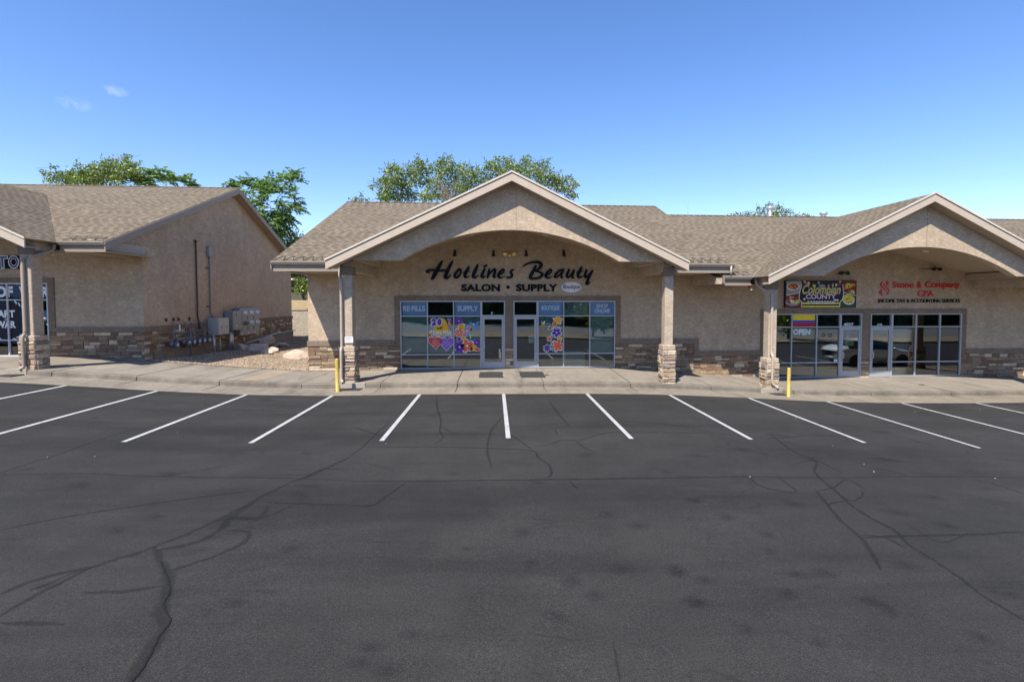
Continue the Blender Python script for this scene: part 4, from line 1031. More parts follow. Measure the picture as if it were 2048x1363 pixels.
for cx_, cy_, sx_, sy_, cols in ((270, 238, 110, 60, ('orange', 'red', 'leaf_green', 'food_red', 'gold')), (240, 590, 130, 75, ('crimson', 'cream', 'orange', 'leaf_green', 'food_red')), (1760, 215, 130, 75, ('crimson', 'sign_yellow', 'food_red', 'leaf_green')), (1790, 375, 80, 45, ('gold', 'leaf_green', 'cream')), (1720, 575, 115, 90, ('food_yellow', 'sign_yellow', 'gold', 'leaf_green'))):
    for j in range(16): bell('garnish', cx_ + rnd.gauss(0, .5)*sx_, cy_ + rnd.gauss(0, .5)*sy_, rnd.uniform(10, 30), rnd.uniform(8, 20), cols[j % len(cols)], 5.04+j*.1, rnd.uniform(-1, 1))
for q in ([(480,185),(500,185),(445,400),(432,560),(505,640),(500,785),(485,785),(488,645),(415,565),(425,400)], [(1550,180),(1566,180),(1592,390),(1585,565),(1512,640),(1498,785),(1480,785),(1495,630),(1568,555),(1575,390)], [(92,465),(430,395),(430,410),(92,482)], [(1588,385),(1905,462),(1905,478),(1588,400)]): bpoly('divider', q, 'cream', 5)
bpoly('stripe', [(500,650),(1500,655),(1495,700),(500,705)], 'sign_yellow', 2); bpoly('stripe', [(500,742),(1490,742),(1488,785),(500,785)], 'sign_yellow', 2)
for (a, b, cc) in ((560,110,'gold'),(610,150,'violet'),(670,150,'sign_yellow'),(800,215,'sign_yellow'),(930,140,'plate'),(1300,195,'plate'),(1390,190,'sign_yellow'),(1440,185,'flag_blue'),(1490,170,'flag_red'),(1490,120,'gold')): bell('bunting', a, b, 30, 42, cc, 2)
bell('mountain', 1020, 230, 90, 55, 'box_grey', 2)
def btext(body, px0, py0, px1, py1, mats, k, **kw):
    a = BU(px0, py1); b = BU(px1, py0)
    for i, (mat, pad, off) in enumerate(mats):
        mb = MB(); put_text(mb, body, (a[0], a[1], b[0], b[1]), lay(k+i*.8), 0, pad=pad, **dict(kw, offset=off)); mb.build('lettering', M[mat], t)
btext('Colombian', 515, 200, 1500, 425, [('cream', .022, .03), ('sign_dark', .010, .012), ('sign_yellow', 0, -.004)], 5, shear=.32, space=1.0)
btext('COUNTY', 600, 440, 1390, 565, [('sign_pink', 0, .03)], 8, space=1.0)
for i, ch in enumerate('RESTAURANT'):
    bell('letter_disc', 665 + i*73, 655, 31, 44, 'cream', 6)
    btext(ch, 645 + i*73, 633, 685 + i*73, 677, [('letter_black', 0, .02)], 7)
for a, b in ((565,568),(1370,592),(1425,598)): bell('icon', a, b, 30, 26, 'cream', 6)

t = thing('accounting_sign', 'red raised lettering and emblem over a black tagline, right shop wall', 'shop sign', (19.3, WY, 3.4))
E8 = lambda q: [W(1740+x/10.24, 555+y/10.24) for x, y in q]
mb = MB(); wpoly(mb, E8([(245,85),(205,125),(212,165),(260,215),(318,268),(345,310),(358,348),(378,312),(385,275),(365,232),(318,185),(275,142)]), WY-.04, .039); wpoly(mb, E8([(312,80),(370,76),(362,152),(344,150)]), WY-.04, .039); wpoly(mb, E8([(240,235),(190,268),(172,298),(188,328),(230,352),(270,370),(242,330),(230,295),(226,268)]), WY-.04, .039)
em = mb.build('emblem', M['letter_red'], t)
mb = MB(); brush(mb, [(*W(1740+x/10.24, 555+y/10.24), .018) for x, y in ((235,125),(262,180),(318,235),(358,300))], WY-.043, .002); mb.build('emblem_line', M['sign_pink'], em)
for word, bx4, mat, off in (('Stone', (1784.5, 562.6, 1826.5, 575.4), 'letter_red', .012), ('&', (1832.5, 562.5, 1843, 575.5), 'letter_red', .012), ('Company', (1849, 562.4, 1919, 578.7), 'letter_red', .012), ('CPA', (1834.5, 580.4, 1866.5, 592.8), 'letter_red', .012), ('INCOME TAX & ACCOUNTING SERVICES', (1756, 597.6, 1919, 604.8), 'letter_black', -.004)):
    mb = MB(); put_text(mb, word, wbox(*bx4), WY-.035, .034, offset=off); mb.build('lettering', M[mat], t)
mb = MB(); put_text(mb, 'Colby &', wbox(1781, 581, 1827, 593), WY-.0015, 0, offset=.02); mb.build('ghost_lettering', M['ghost'], t)

t = thing('tattoo_sign', 'dark navy sign letters with white outlines on black, at the far left edge', 'shop sign', (-19.8, WY, 4.6))
MB().box(W(-60, 520)[0], W(42, 520)[0], WY-.04, WY-.001, W(0, 537)[1], W(0, 511)[1]).build('panel', M['letter_black'], t)
for ch, a, b in (('T', -2, 16), ('O', 20.5, 38)):
    for mat, pad, k, off in (('white_paint', .03, .045, .06), ('text_blue', 0, .048, .02)):
        mb = MB(); put_text(mb, ch, wbox(a, 512.5, b, 535.5), WY-k, .003, pad=pad, offset=off); mb.build('letter', M[mat], t)

# ------------------------------------------------------------------ things stuck on the glass
GY = WY + .0095
def decal(name, label, cat, group=None): return dict(n=name, l=label, c=cat, g=group)
def flat_thing(name, label, cat, layers, group=None):
    """layers: list of (polygons or text specs, material); each layer 1 mm nearer"""
    mb = MB(); mats = []
    for i, (items, mat) in enumerate(layers):
        mats.append(M[mat])
        for it in items:
            if isinstance(it, dict): put_text(mb, it['t'], it['b'], GY-.0012*i, 0, i, **it.get('k', {}))
            else: wpoly(mb, it, GY-.0012*i, 0, i)
    return tag(mb.build(name, mats), label, cat, group)
def rect(b): return [(b[0], b[1]), (b[2], b[1]), (b[2], b[3]), (b[0], b[3])]
for (a, b, lines, lab) in ((804.5, 853, [('RE·FILLS', 806, 611, 850, 622)], 'blue window film reading RE FILLS, top left salon pane'),
        (910.5, 960, [('SUPPLY', 915, 611, 956, 622)], 'blue window film reading SUPPLY, above the flower pane left of the doors'),
        (1077, 1125, [('BOUTIQUE', 1083, 611, 1119, 621.5)], 'blue window film reading BOUTIQUE, just right of the salon doors'),
        (1181.5, 1229, [('SHOP', 1193, 607.5, 1216, 615.5), ('ONLINE', 1189, 617, 1220, 625.5)], 'blue window film with two stacked words, top right salon pane')):
    flat_thing('blue_window_film', lab, 'window film', [([rect(wbox(a, 603.5, b, 631))], 'decal_blue'), ([dict(t=w, b=wbox(p0, p1, p2, p3), k=dict(offset=.03)) for w, p0, p1, p2, p3 in lines], 'decal_pale')], 'blue films on the salon windows')
QA = lambda x, y: W(850+x/15.14, 625+y/15.14)
QB = lambda x, y: W(1060+x/15.15, 625+y/15.15)
U = PXM/15.14
def petals(c, r, n, rot, k=1.0, deep=.5):
    return [(c[0] + k*r*(1-deep+deep*abs(math.cos(n*(th-rot)/2))**.8)*math.cos(th), c[1] + k*r*(1-deep+deep*abs(math.cos(n*(th-rot)/2))**.8)*math.sin(th)) for th in (2*math.pi*i/60 for i in range(60))]
def flower(c, r, col, n, rot, lab, edge='cream', core='gold'):
    r *= U*1.14
    flat_thing('flower_decal', lab, 'flower decal', [([petals(c, r, n, rot, 1.12, .42)], edge), ([petals(c, r, n, rot, .98)], col), ([ell(c[0], c[1], r*.16, r*.16, 10)], core)], 'flowers painted on the salon windows')
LP, RP = 'pane left of doors', 'pane right of doors'
for x, y, r, col, n, rot, lab, core in ((1020,250,100,'purple',6,.3,'ragged purple flower decal in the top left corner, ','cream'), (1100,420,100,'orange',4,.7,'orange four petal flower decal under the top purple one, ','gold'), (1040,610,125,'coral',6,.2,'large coral flower decal at the left edge, ','cream'),
        (1165,775,64,'orange',5,.5,'small orange flower decal in the middle of the group, ','red'), (1025,805,64,'purple',6,.1,'small purple flower decal under the large coral one, ','violet'), (1050,1040,145,'purple',7,.5,'largest purple flower decal in the bottom left corner, ','cream'),
        (1275,1005,180,'coral',5,.55,'largest coral flower decal at the bottom middle, ','cream'), (1570,905,92,'purple',6,.5,'purple flower decal near the door handle side, ','cream'), (1470,1060,104,'orange',4,.9,'orange flower decal at the bottom right, ','gold'), (1600,1120,58,'coral',5,.2,'smallest coral flower decal in the bottom right corner, ','red'), (1320,440,46,'violet',4,.2,'tiny violet flower decal below the blue bird, ','cream')):
    flower(QA(x, y), r, col, n, rot, lab + LP, 'violet' if col == 'purple' and r > 70 else 'cream', core)
for x, y, r, col, n, rot, lab, core in ((845,235,122,'orange',5,.3,'big orange flower decal at the top, ','gold'), (735,360,68,'coral',5,.9,'small coral flower decal under the orange one, ','red'), (805,600,132,'purple',5,.9,'big purple flower decal in the middle, ','cream'), (590,795,72,'coral',5,.2,'small coral flower decal at the left of the group, ','red'),
        (905,800,68,'gold',5,.4,'small yellow flower decal at the right edge, ','orange'), (835,1000,162,'coral',6,.2,'largest coral flower decal at the bottom right, ','red'), (520,1070,98,'purple',6,.6,'purple flower decal at the bottom left of the group, ','violet')):
    flower(QB(x, y), r, col, n, rot, lab + RP, 'cream', core)
e = lambda q, x, y, rx, ry, rot=0: ell(*q(x, y), rx*U, ry*U, 18, rot)
flat_thing('bird_decal', 'blue painted bird with spread wings among the flowers left of the doors', 'bird decal', [([e(QA,1385,330,55,38,-.5), e(QA,1590,320,70,34,.5), e(QA,1530,430,85,52,-.9)], 'blue_p'), ([e(QA,1472,345,30,24)], 'cream')])
flat_thing('bud_decal', 'pink flower bud with a mint stem, painted below the blue bird', 'bud decal', [([e(QA,1255,620,48,95,-.25), e(QA,1205,505,26,30)], 'pink'), ([e(QA,1270,550,30,24)], 'cream'), ([e(QA,1365,700,26,115,.25), e(QA,1410,690,22,45,-.5)], 'mint'), ([e(QA,1400,500,26,45)], 'crimson')])
flat_thing('leaf_decal', 'long mint green leaf painted beside the largest coral flower right of the doors', 'leaf decal', [([[QB(*p) for p in ((670,855),(700,870),(665,930),(668,1010),(715,1170),(640,1120),(608,1040),(620,950))]], 'mint'), ([[QB(*p) for p in ((590,640),(610,630),(690,730),(790,770),(785,785),(680,750))], e(QB,645,605,16,22), e(QB,605,640,18,14)], 'mint')])
for Qx, lab in ((lambda x, y: QB(x, y), 'painted bumblebee with a dotted flight trail, on the pane right of the doors'), (lambda x, y: QA(x-235, y+275), 'small painted bumblebee beside the white script, left window')):
    dots = [e(Qx, *d, 13, 13) for d in ((480,370),(522,348),(570,335),(605,360),(600,402),(565,440),(540,485),(560,520),(605,522),(648,490),(688,465),(830,428),(890,440),(950,462),(945,602),(905,350),(682,158))] if 'dotted' in lab else []
    flat_thing('bee_decal', lab, 'bee decal', [([e(Qx,425,300,26,52,-.35), e(Qx,365,310,14,36,.5)] + dots, 'cream'), ([e(Qx,390,400,54,54)], 'gold'), ([e(Qx,375,400,10,46), e(Qx,405,400,10,46)], 'crimson')])
gl = [e(QA,560,420,1,1)]
flat_thing('sale_painting', 'painted sale notice with purple number twenty on a gold blob', 'window painting',
    [([[QA(*p) for p in ((500,160),(590,190),(650,270),(690,400),(730,520),(700,600),(560,640),(400,650),(330,620),(270,480),(290,420),(350,390),(480,300))]], 'gold'), ([[QA(*p) for p in ((660,190),(700,170),(790,190),(800,280),(760,290),(740,250),(690,260))], e(QA,750,440,34,70,.2)], 'violet'), ([e(QA,735,330,26,75,.3), e(QA,615,340,42,48)], 'orange'), ([e(QA,615,340,22,26), ], 'gold'),
     ([dict(t='2', b=(*QA(172,405), *QA(355,165)), k=dict(offset=.14)), dict(t='0', b=(*QA(350,405), *QA(515,160)), k=dict(offset=.14))], 'cream'), ([dict(t='2', b=(*QA(195,392), *QA(340,180)), k=dict(offset=.09)), dict(t='0', b=(*QA(368,390), *QA(499,178)), k=dict(offset=.09))], 'purple'),
     ([dict(t='off', b=(*QA(350,500), *QA(540,420)), k=dict(offset=.03))], 'crimson'), ([dict(t='Store Wide', b=(*QA(225,665), *QA(805,520)), k=dict(offset=.012, shear=.25))] + [e(QA, 215+i*46, 690, 13, 14) for i in range(14)], 'cream')])
def heart(c, r, k=1.0, lean=0.0):
    o = []
    for i in range(48):
        th = 2*math.pi*i/48; x = 16*math.sin(th)**3/17; z = (13*math.cos(th)-5*math.cos(2*th)-2*math.cos(3*th)-math.cos(4*th)+2.5)/17
        o.append((c[0] + r*k*1.05*(x + lean*z), c[1] + r*k*1.2*z))
    return o
for (x, y, r, col, ln, ed, lab, words) in ((310,930,205,'red',-.12,'cream','red painted heart with pale writing, low in the left sale window','coral'), (662,965,215,'violet',.10,'cream','purple painted heart with pale writing, touching the red heart','purple')):
    c = QA(x, y)
    flat_thing('heart_decal', lab, 'heart decal', [([heart(c, r*U, 1.06, ln)], ed), ([heart(c, r*U, .96, ln)], col), ([dict(t=w, b=(c[0]-r*U*wd, c[1]+r*U*(h-.085), c[0]+r*U*wd, c[1]+r*U*(h+.085)), k={}) for w, wd, h in ((('LOVE', .38, .36), ('NEEDED', .52, .02), ('INFO', .32, -.32)) if col == 'red' else (('FEELS', .42, .3), ('EXPENSIVE', .55, .02)))], 'sign_pink' if col == 'red' else 'decal_pale')], 'painted hearts on the salon window')
def paper(name, lab, cat, b, layers): flat_thing(name, lab, cat, [([rect(wbox(*b))], layers[0])] + layers[1:])
paper('notice', 'white printed notice taped inside the right hand salon door', 'notice', (1057.5, 671.5, 1067.5, 685.5), ['paper', ([rect(wbox(1059, z, 1066, z+.8)) for z in (674, 676.5, 679, 681.5)], 'ghost')])
paper('blue_notice', 'blue poster high on the restaurant door glass', 'notice', (1692, 664, 1700.5, 676.5), ['paper_blue', ([rect(wbox(1693, 671, 1699, 675.5))], 'decal_pale')])
paper('yellow_notice', 'yellow card with red writing on the restaurant door glass', 'notice', (1691, 681, 1707.5, 690.8), ['sticker_yellow', ([rect(wbox(1693.5, 684, 1705, 685)), rect(wbox(1696, 687, 1703, 688))], 'crimson')])
paper('pane_sticker', 'small white sticker low in the pane left of the restaurant door', 'sticker', (1668, 718, 1675, 723), ['paper', ([rect(wbox(1669.5, 719.5, 1673.5, 720.3))], 'ghost')])
fb = wbox(1586, 627.5, 1630.5, 652.5); h3 = fb[3]-fb[1]
flat_thing('flag_decal', 'yellow, blue and red striped flag filling the pane above the open sign', 'flag', [([rect((fb[0], fb[1]+h3*.5, fb[2], fb[3]))], 'flag_yellow'), ([rect((fb[0], fb[1]+h3*.3, fb[2], fb[1]+h3*.5))], 'flag_blue'), ([rect((fb[0], fb[1], fb[2], fb[1]+h3*.3))], 'flag_red')])
flat_thing('open_lettering', 'large pale slab letters spelling OPEN on the restaurant window', 'window lettering', [([dict(t='OPEN', b=wbox(1586.5, 657.5, 1621, 669.5), k=dict(offset=.045, space=1.02))], 'open_pale')])
flat_thing('unit_number', 'white number painted in the transom over the left salon door', 'unit number', [([dict(t='7', b=wbox(981.5, 624, 986, 630), k=dict(offset=.02))], 'white_paint')])
flat_thing('unit_number', 'white long address number in the transom over the restaurant door', 'unit number', [([dict(t='4557', b=wbox(1687.5, 645.5, 1707.5, 651.5), k=dict(offset=.03))], 'white_paint')])
flat_thing('unit_number', 'white two digit number in the transom over the accounting door', 'unit number', [([dict(t='10', b=wbox(1755.5, 646.5, 1764.5, 651.5), k=dict(offset=.02))], 'white_paint')])
for cxp, lab in ((1647, 'pale round logo sticker, left of the pair in the pane by the restaurant door'), (1661, 'pale round logo sticker, nearest the restaurant door')):
    c = W(cxp, 670); flat_thing('round_sticker', lab, 'sticker', [([ell(c[0], c[1], .105, .105)], 'box_grey'), ([ell(c[0], c[1], .088, .088)], 'glossy_dark'), ([ell(c[0], c[1]+.02, .05, .02), ell(c[0], c[1]-.035, .06, .018)], 'box_grey')], 'round stickers on the restaurant window')
flat_thing('transom_lettering', 'big white stencil letters across the top panes of the left shop window', 'window lettering', [([rect(wbox(-60, 569.5, 97, 596))], 'film_navy'), ([dict(t='OF', b=wbox(-9, 572, 25, 594.5), k=dict(offset=.05)), dict(t='WAR', b=wbox(38, 573, 98, 595), k=dict(offset=.05))], 'white_paint')])  # navy layer paints the dark reflection of the top panes behind the letters
c = W(12, 640); lv = []
for sgn in (-1, 1):
    for i in range(13):
        th = -1.2 + i*.19; rr_ = 38*PXM; a = (c[0] + sgn*rr_*math.cos(th), c[1] + rr_*math.sin(th)); lv.append(ell(a[0], a[1], .085, .03, 10, sgn*(th+1.0)))
flat_thing('laurel_emblem', 'white laurel wreath emblem with two stacked words on the left shop window', 'window emblem', [([ell(c[0], c[1], 47*PXM, 45*PXM, 40)], 'film_dark'), (lv + [dict(t='ART', b=wbox(-5, 620, 29, 634.5), k=dict(offset=.05)), dict(t='OF', b=wbox(9, 636, 16, 640), k=dict(offset=.02)), dict(t='WAR', b=wbox(-8, 641.5, 31, 656), k=dict(offset=.05))], 'white_paint')])

# ------------------------------------------------------------------ lamps, alarm bells, column plate
def wall_lantern(x, z, label):
    t = thing('wall_lamp', label, 'wall lamp', (x, WY, z), 'black lanterns over the salon sign')
    MB().rbox(-.05, .05, -.03, -.001, -.02, .16, .008).build('backplate', M['black_metal'], t, False, True)
    MB().tube([(0, -.03, .08), (0, -.09, .15), (0, -.15, .13), (0, -.16, .06)], .013, 6).build('arm', M['black_metal'], t, True, True)
    MB().lathe([(.0, .20), (.010, .19), (.014, .11), (.045, .05), (.065, -.04), (.095, -.10), (.08, -.10), (.04, .03), (0, .06)], (0, -.16, 0), 'z', 14).build('shade', M['black_metal'], t, True, True)
    MB().lathe([(0, -.09), (.04, -.07), (.045, -.02), (0, .03)], (0, -.16, 0), 'z', 10).build('bulb', M['lens_white'], t, True, True)
    return t
l0 = wall_lantern(*W(910, 508), 'black wall lantern over the salon sign, leftmost, above the capital H')
for px, lab in ((987, 'black wall lantern just left of the brass floodlight'), (1052, 'black wall lantern just right of the brass floodlight'), (1127, 'black wall lantern, rightmost over the salon sign, above the last script letter')):
    c_ = copy_tree(l0); x, z = W(px, 508); c_.location = (x, WY, z); c_['label'] = lab
def flood(name, x, z, mat, label, s=1.0, arm=0):
    t = thing(name, label, 'floodlight', (x, WY, z)); m_ = M[mat]
    MB().lathe([(0, -.035), (.06*s, -.03), (.065*s, -.001)], (0, 0, 0), 'y', 14).build('mount', m_, t, True, True)
    for sg in (-1, 1):
        h = MB(); h.lathe([(0, .02), (.03*s, .02), (.05*s, -.04), (.075*s, -.13), (.07*s, -.14), (0, -.12)], (sg*.13*s, -.05, -.01), 'y', 14).tube([(0, -.03, .01), (sg*.07*s, -.06, .05*s), (sg*.13*s, -.04, .0)], .012, 6); h.build('lamp_head', m_, t, True, True)
    if arm: MB().tube([(0, -.05, .02), (-arm, -.07, .0)], .014, 6).build('arm', m_, t, True, True)
    return t
flood('twin_floodlight', *W(1019, 508), 'brass', 'brass twin floodlight in the middle of the salon wall lanterns', 1.5)
flood('twin_floodlight', *W(1684, 546), 'black_metal', 'black twin floodlight above the right end of the restaurant banner', 1.25)
flood('arm_floodlight', *W(1868, 538), 'black_metal', 'black floodlight with a long sideways arm over the red accounting sign', 1.1, .8)
def bell_(px, py, label):
    p = atY(px, py + 2, 18.98); t = thing('alarm_beacon', label, 'alarm beacon', tuple(p), 'red beacons under the eaves')
    MB().lathe([(0, .075), (.03, .07), (.03, .05), (.055, .03), (.06, -.01), (.045, -.05), (0, -.065)], (0,0,0), 'z', 12).build('dome', M['red_plastic'], t, True, True)
    MB().tube([(0, 0, .06), (0, 0, .12)], .02, 6).build('stem', M['black_metal'], t, False, True)
    MB().tube([(.02, 0, .1), (.12, -.01, .05), (.22, 0, -.02), (.34, .02, .08), (.42, .03, .14)], .008, 5).build('cable', M['cable_black'], t, True, True)
    MB().blob((.1, 0, -.1), .055, .03, .018, 3, .1, 2).build('speaker_cone', M['lens_white'], t, True, True)
bell_(100, 502, 'small red beacon under the eave of the left shop'); bell_(677.5, 544, 'small red beacon under the eave at the left end of the salon'); bell_(1497.5, 572, 'small red beacon under the lower eave beside the restaurant post')
p = atY(698, 679.5, 18.12); t = thing('post_notice', 'small white notice with a red line, fixed to the left salon post', 'notice', tuple(p))
MB().rbox(-.145, .145, -.012, 0, -.105, .105, .004).build('plate', M['white_paint'], t, False, True)
MB().box(-.13, .09, -.0145, -.012, -.035, -.018).build('red_line', M['red'], t, False, True)
mb = MB(); [mb.box(-.12+.0*i, .1, -.0145, -.012, .07-.035*i, .082-.035*i) for i in range(2)]; mb.build('writing', M['text_blue'], t, False, True)

# ------------------------------------------------------------------ bollards and mats
def bollard(x, y, h, label):
    t = thing('bollard', label, 'bollard', (x, y, lot(x)-.02), 'yellow bollards at the roof drains')
    MB().lathe([(.059, -.1), (.059, h-.05), (.054, h-.02), (.035, h), (0, h+.008)], (0,0,0), 'z', 20).build('post', M['yellow_paint'], t, True, True)
    mb = MB()
    for k in range(9):
        a = -1.57 + rnd.uniform(-.5, .9); z = h*rnd.uniform(.25, .8); r = .0602
        mb.add([(r*math.cos(a), r*math.sin(a), z), (r*math.cos(a+.14), r*math.sin(a+.14), z+.01), (r*math.cos(a+.12), r*math.sin(a+.12), z+rnd.uniform(.04,.11)), (r*math.cos(a-.02), r*math.sin(a-.02), z+.05)], [(0,1,2,3)])
    mb.build('scuff', M['black_metal'], t, False, True)
bollard(-5.33, 17.28, 1.13, 'plain yellow steel bollard by the left salon post'); bollard(10.62, 17.28, 1.06, 'scratched yellow steel bollard by the restaurant post')
for (x0, x1, y0, y1, lab) in ((-.62, .30, 18.95, 20.6, 'black rubber door mat before the left salon door'), (.98, 1.93, 18.95, 20.6, 'black rubber door mat before the right salon door')):
    y1 = 20.35
    mb = MB(); nx, ny = 9, 11
    top = [(x0+(x1-x0)*i/nx + (.02*math.sin(j) if i in (0, nx) else 0), y0+(y1-y0)*j/ny) for j in range(ny+1) for i in range(nx+1)]
    for (x, y) in top: mb.v.append((x, y, walk(x, y)+.018))
    for j in range(ny):
        for i in range(nx):
            a = j*(nx+1)+i; mb.f.append((a, a+1, a+nx+2, a+nx+1)); mb.m.append(0); mb.uv.append(None)
    n0 = len(mb.v); edge = [i for i in range(nx+1)] + [j*(nx+1)+nx for j in range(1, ny+1)] + [ny*(nx+1)+i for i in range(nx-1, -1, -1)] + [j*(nx+1) for j in range(ny-1, 0, -1)]
    for q in edge: x, y, z = mb.v[q]; mb.v.append((x, y, z-.016))
    for i in range(len(edge)):
        j = (i+1) % len(edge); mb.f.append((edge[i], n0+i, n0+j, edge[j])); mb.m.append(0); mb.uv.append(None)
    tag(mb.build('door_mat', M['rubber_mat']), lab, 'door mat', 'mats at the salon doors')
for px, py in ((1093, 749), (1843, 769)):
    p = Vector(ray(px, py)); tt = (walk(*(p*(20/p.y)).xy) - EYE)/p.z; q = p*tt
    mb = MB(); wq = [(q.x+.1*math.cos(a), q.y+.1*math.sin(a)) for a in [i*math.pi/8 for i in range(16)]]
    mb.add([(x, y, walk(x, y)+.006) for x, y in wq], [tuple(range(16))]); mb.build('cleanout_cap', M['black_metal'], WALK)

# ------------------------------------------------------------------ meters and cabinets on the left gable wall
GX = -14.13
def gl_(y): return .50 - (y-21.4)*.004
def gas_meter(y, z, label=None):
    t = thing('gas_meter', label or 'grey gas meter hanging from the pipe rack on the gable wall', 'gas meter', (GX+.28, y, z), 'gas meters on the rack')
    MB().rbox(-.12, .12, -.14, .14, -.16, .13, .035).build('body', M['meter_blue'], t, False, True)
    MB().lathe([(0, .13), (.085, .125), (.09, .10), (.09, .06)], (0, 0, -.03), 'x', 16).build('dial', M['vent_metal'], t, True, True)
    MB().lathe([(0, -.07), (.10, -.06), (.11, 0), (.10, .06), (0, .07)], (-.02, -.2, .03), 'x', 14).build('regulator', M['galvanised'], t, True, True)
    MB().tube([(0, .09, .12), (0, .09, .33), (-.05, .09, .40)], .018, 6).build('riser', M['galvanised'], t, True, True)
    MB().tube([(0, -.09, .12), (0, -.09, .36)], .018, 6).build('riser', M['galvanised'], t, True, True)
    return t
gy = [22.75, 23.6, 24.0, 24.4, 24.8, 25.2]
g0 = gas_meter(gy[0], 1.17, 'gas meter nearest the street, set apart at the left end of the rack')
glab = ['second gas meter from the left, beside the upright post', 'third gas meter from the left, on the pipe rack', 'fourth gas meter from the left, on the pipe rack', 'fifth gas meter from the left, on the pipe rack', 'last gas meter on the rack, beside the grey cabinet']
for y, lab in zip(gy[1:], glab):
    c_ = copy_tree(g0); c_.location = (GX+.28, y, 1.2); c_['label'] = lab
t = thing('gas_pipe_rack', 'galvanised gas header pipe with risers through the wall above the meters', 'pipe rack', (GX+.3, 24, gl_(24)))
MB().tube([(GX+.28, 22.66, 1.3), (GX+.28, 22.66, 1.62), (GX+.28, 22.72, 1.66), (GX+.28, 25.4, 1.66)], .03, 8).build('header', M['galvanised'], t, True)
MB().tube([(GX+.33, 23.78, gl_(24)-.1), (GX+.33, 23.78, 1.66)], .036, 8).build('post', M['galvanised'], t, True)
for y in gy: MB().tube([(GX+.22, y+.12, 1.5), (GX+.14, y+.2, 2.05), (GX+.02, y+.2, 2.12)], .018, 6).build('riser', M['galvanised'], t, True)
MB().tube([(GX+.22, 23.2, 1.66), (GX+.22, 23.2, 2.0)], .03, 8).build('white_pipe', M['white_paint'], t, True)
for i, y in enumerate((22.7, 23.2, 23.55, 24.35)): tag(MB().rbox(GX-.06, GX+.02, y-.02, y+.02, 2.16, 2.31, .006).build('wall_tag', M['pipe_brown']), ['first dark tag on the stucco above the gas meters, leftmost', 'second dark tag above the gas meters', 'third dark tag above the gas meters', 'fourth dark tag above the gas meters, nearest the brown pipe'][i], 'wall tag', 'tags above the gas meters')
t = thing('brown_pipe', 'thin dark brown pipe running up the gable wall from the meters', 'pipe', (GX, 24.95, 2.0))
MB().tube([(GX+.06, 25.0, 1.75), (GX+.03, 24.96, 2.1), (GX, 24.96, 2.3), (GX, 24.96, 5.85)], .035, 8).build('pipe', M['pipe_brown'], t, True); MB().rbox(GX-.04, GX+.05, 24.9, 25.03, 5.83, 5.93, .01).build('cap', M['pipe_brown'], t)
t = thing('grey_conduit', 'grey electrical conduit rising to a small box high on the gable wall', 'conduit', (GX, 26.05, 2.2))
MB().tube([(GX+.08, 26.1, 2.2), (GX-.01, 26.08, 2.45), (GX-.01, 26.06, 5.3)], .028, 8).build('conduit', M['galvanised'], t, True); MB().rbox(GX-.06, GX+.08, 25.93, 26.17, 5.25, 5.75, .015).build('junction_box', M['box_grey'], t)
for z in (2.75, 4.65): MB().rbox(GX-.07, GX+.0, 25.8, 26.06, z, z+.05, .006).build('bracket', M['pipe_brown'], t)
def cabinet(label, y0, y1, z0, z1, dp, mat, name='electric_cabinet'):
    t = thing(name, label, 'electric cabinet', (GX, (y0+y1)/2, z0))
    MB().rbox(GX, GX+dp, y0, y1, z0, z1, .012).build('box', M[mat], t)
    MB().rbox(GX+dp, GX+dp+.02, y0+.02, y1-.02, z0+.02, z1-.02, .006).build('front_panel', M[mat], t)
    return t
t = cabinet('large pale grey electric cabinet beside the gas meters', 25.75, 26.75, 1.36, 2.2, .5, 'box_light')
for y in (26.0, 26.5): MB().tube([(GX+.53, y, 1.72), (GX+.55, y, 1.76), (GX+.53, y, 1.8)], .012, 6).build('latch', M['box_grey'], t, True)
for y, r, mat in ((25.8, .065, 'vent_metal'), (26.35, .04, 'box_light')): MB().tube([(GX+.25, y, gl_(y)-.1), (GX+.25, y, 1.37)], r, 10).build('conduit', M[mat], t, True)
t = cabinet('tall dark grey electric panel between the pale cabinet and the meter bank', 27.3, 28.2, 1.5, 2.52, .42, 'box_grey')
MB().box(GX+.44, GX+.442, 27.6, 27.72, 1.7, 1.75).build('sticker', M['paper'], t); MB().rbox(GX+.44, GX+.46, 27.62, 27.66, 2.25, 2.4, .004).build('latch', M['black_metal'], t)
for y, r in ((27.45, .075), (27.65, .06)): MB().tube([(GX+.2, y, gl_(y)-.1), (GX+.2, y, 1.51)], r, 10).build('conduit', M['vent_metal'], t, True)
t = cabinet('wide grey meter bank with six round electric meters', 28.25, 30.5, 1.14, 2.66, .3, 'box_grey', 'meter_bank')
for j, z in enumerate((2.38, 1.82)):
    for i, y in enumerate((28.75, 29.45, 30.15)):
        d = MB().lathe([(.12, 0), (.12, .05), (.10, .07), (.10, .16), (.085, .18), (0, .185)], (GX+.32, y, z), 'x', 18).build('meter', M['meter_face'] if (i, j) != (0, 1) else M['roof_grey'], t, True)
        MB().lathe([(0, .19), (.05, .188), (.05, .186)], (GX+.32, y, z), 'x', 14).build('dial', M['glossy_dark'], d, True)
    for y in (28.42, 29.1, 29.8): MB().rbox(GX+.32, GX+.335, y-.02, y+.02, z-.38, z-.2, .004).build('breaker', M['black_metal'], t)
for y in (28.45, 29.2, 29.95): MB().box(GX+.321, GX+.323, y-.06, y+.06, 1.24, 1.29).build('sticker', M['paper'], t)
t = thing('low_conduit', 'pale conduit bending along the foot of the gable wall behind the boulders', 'conduit', (GX, 30, .8))
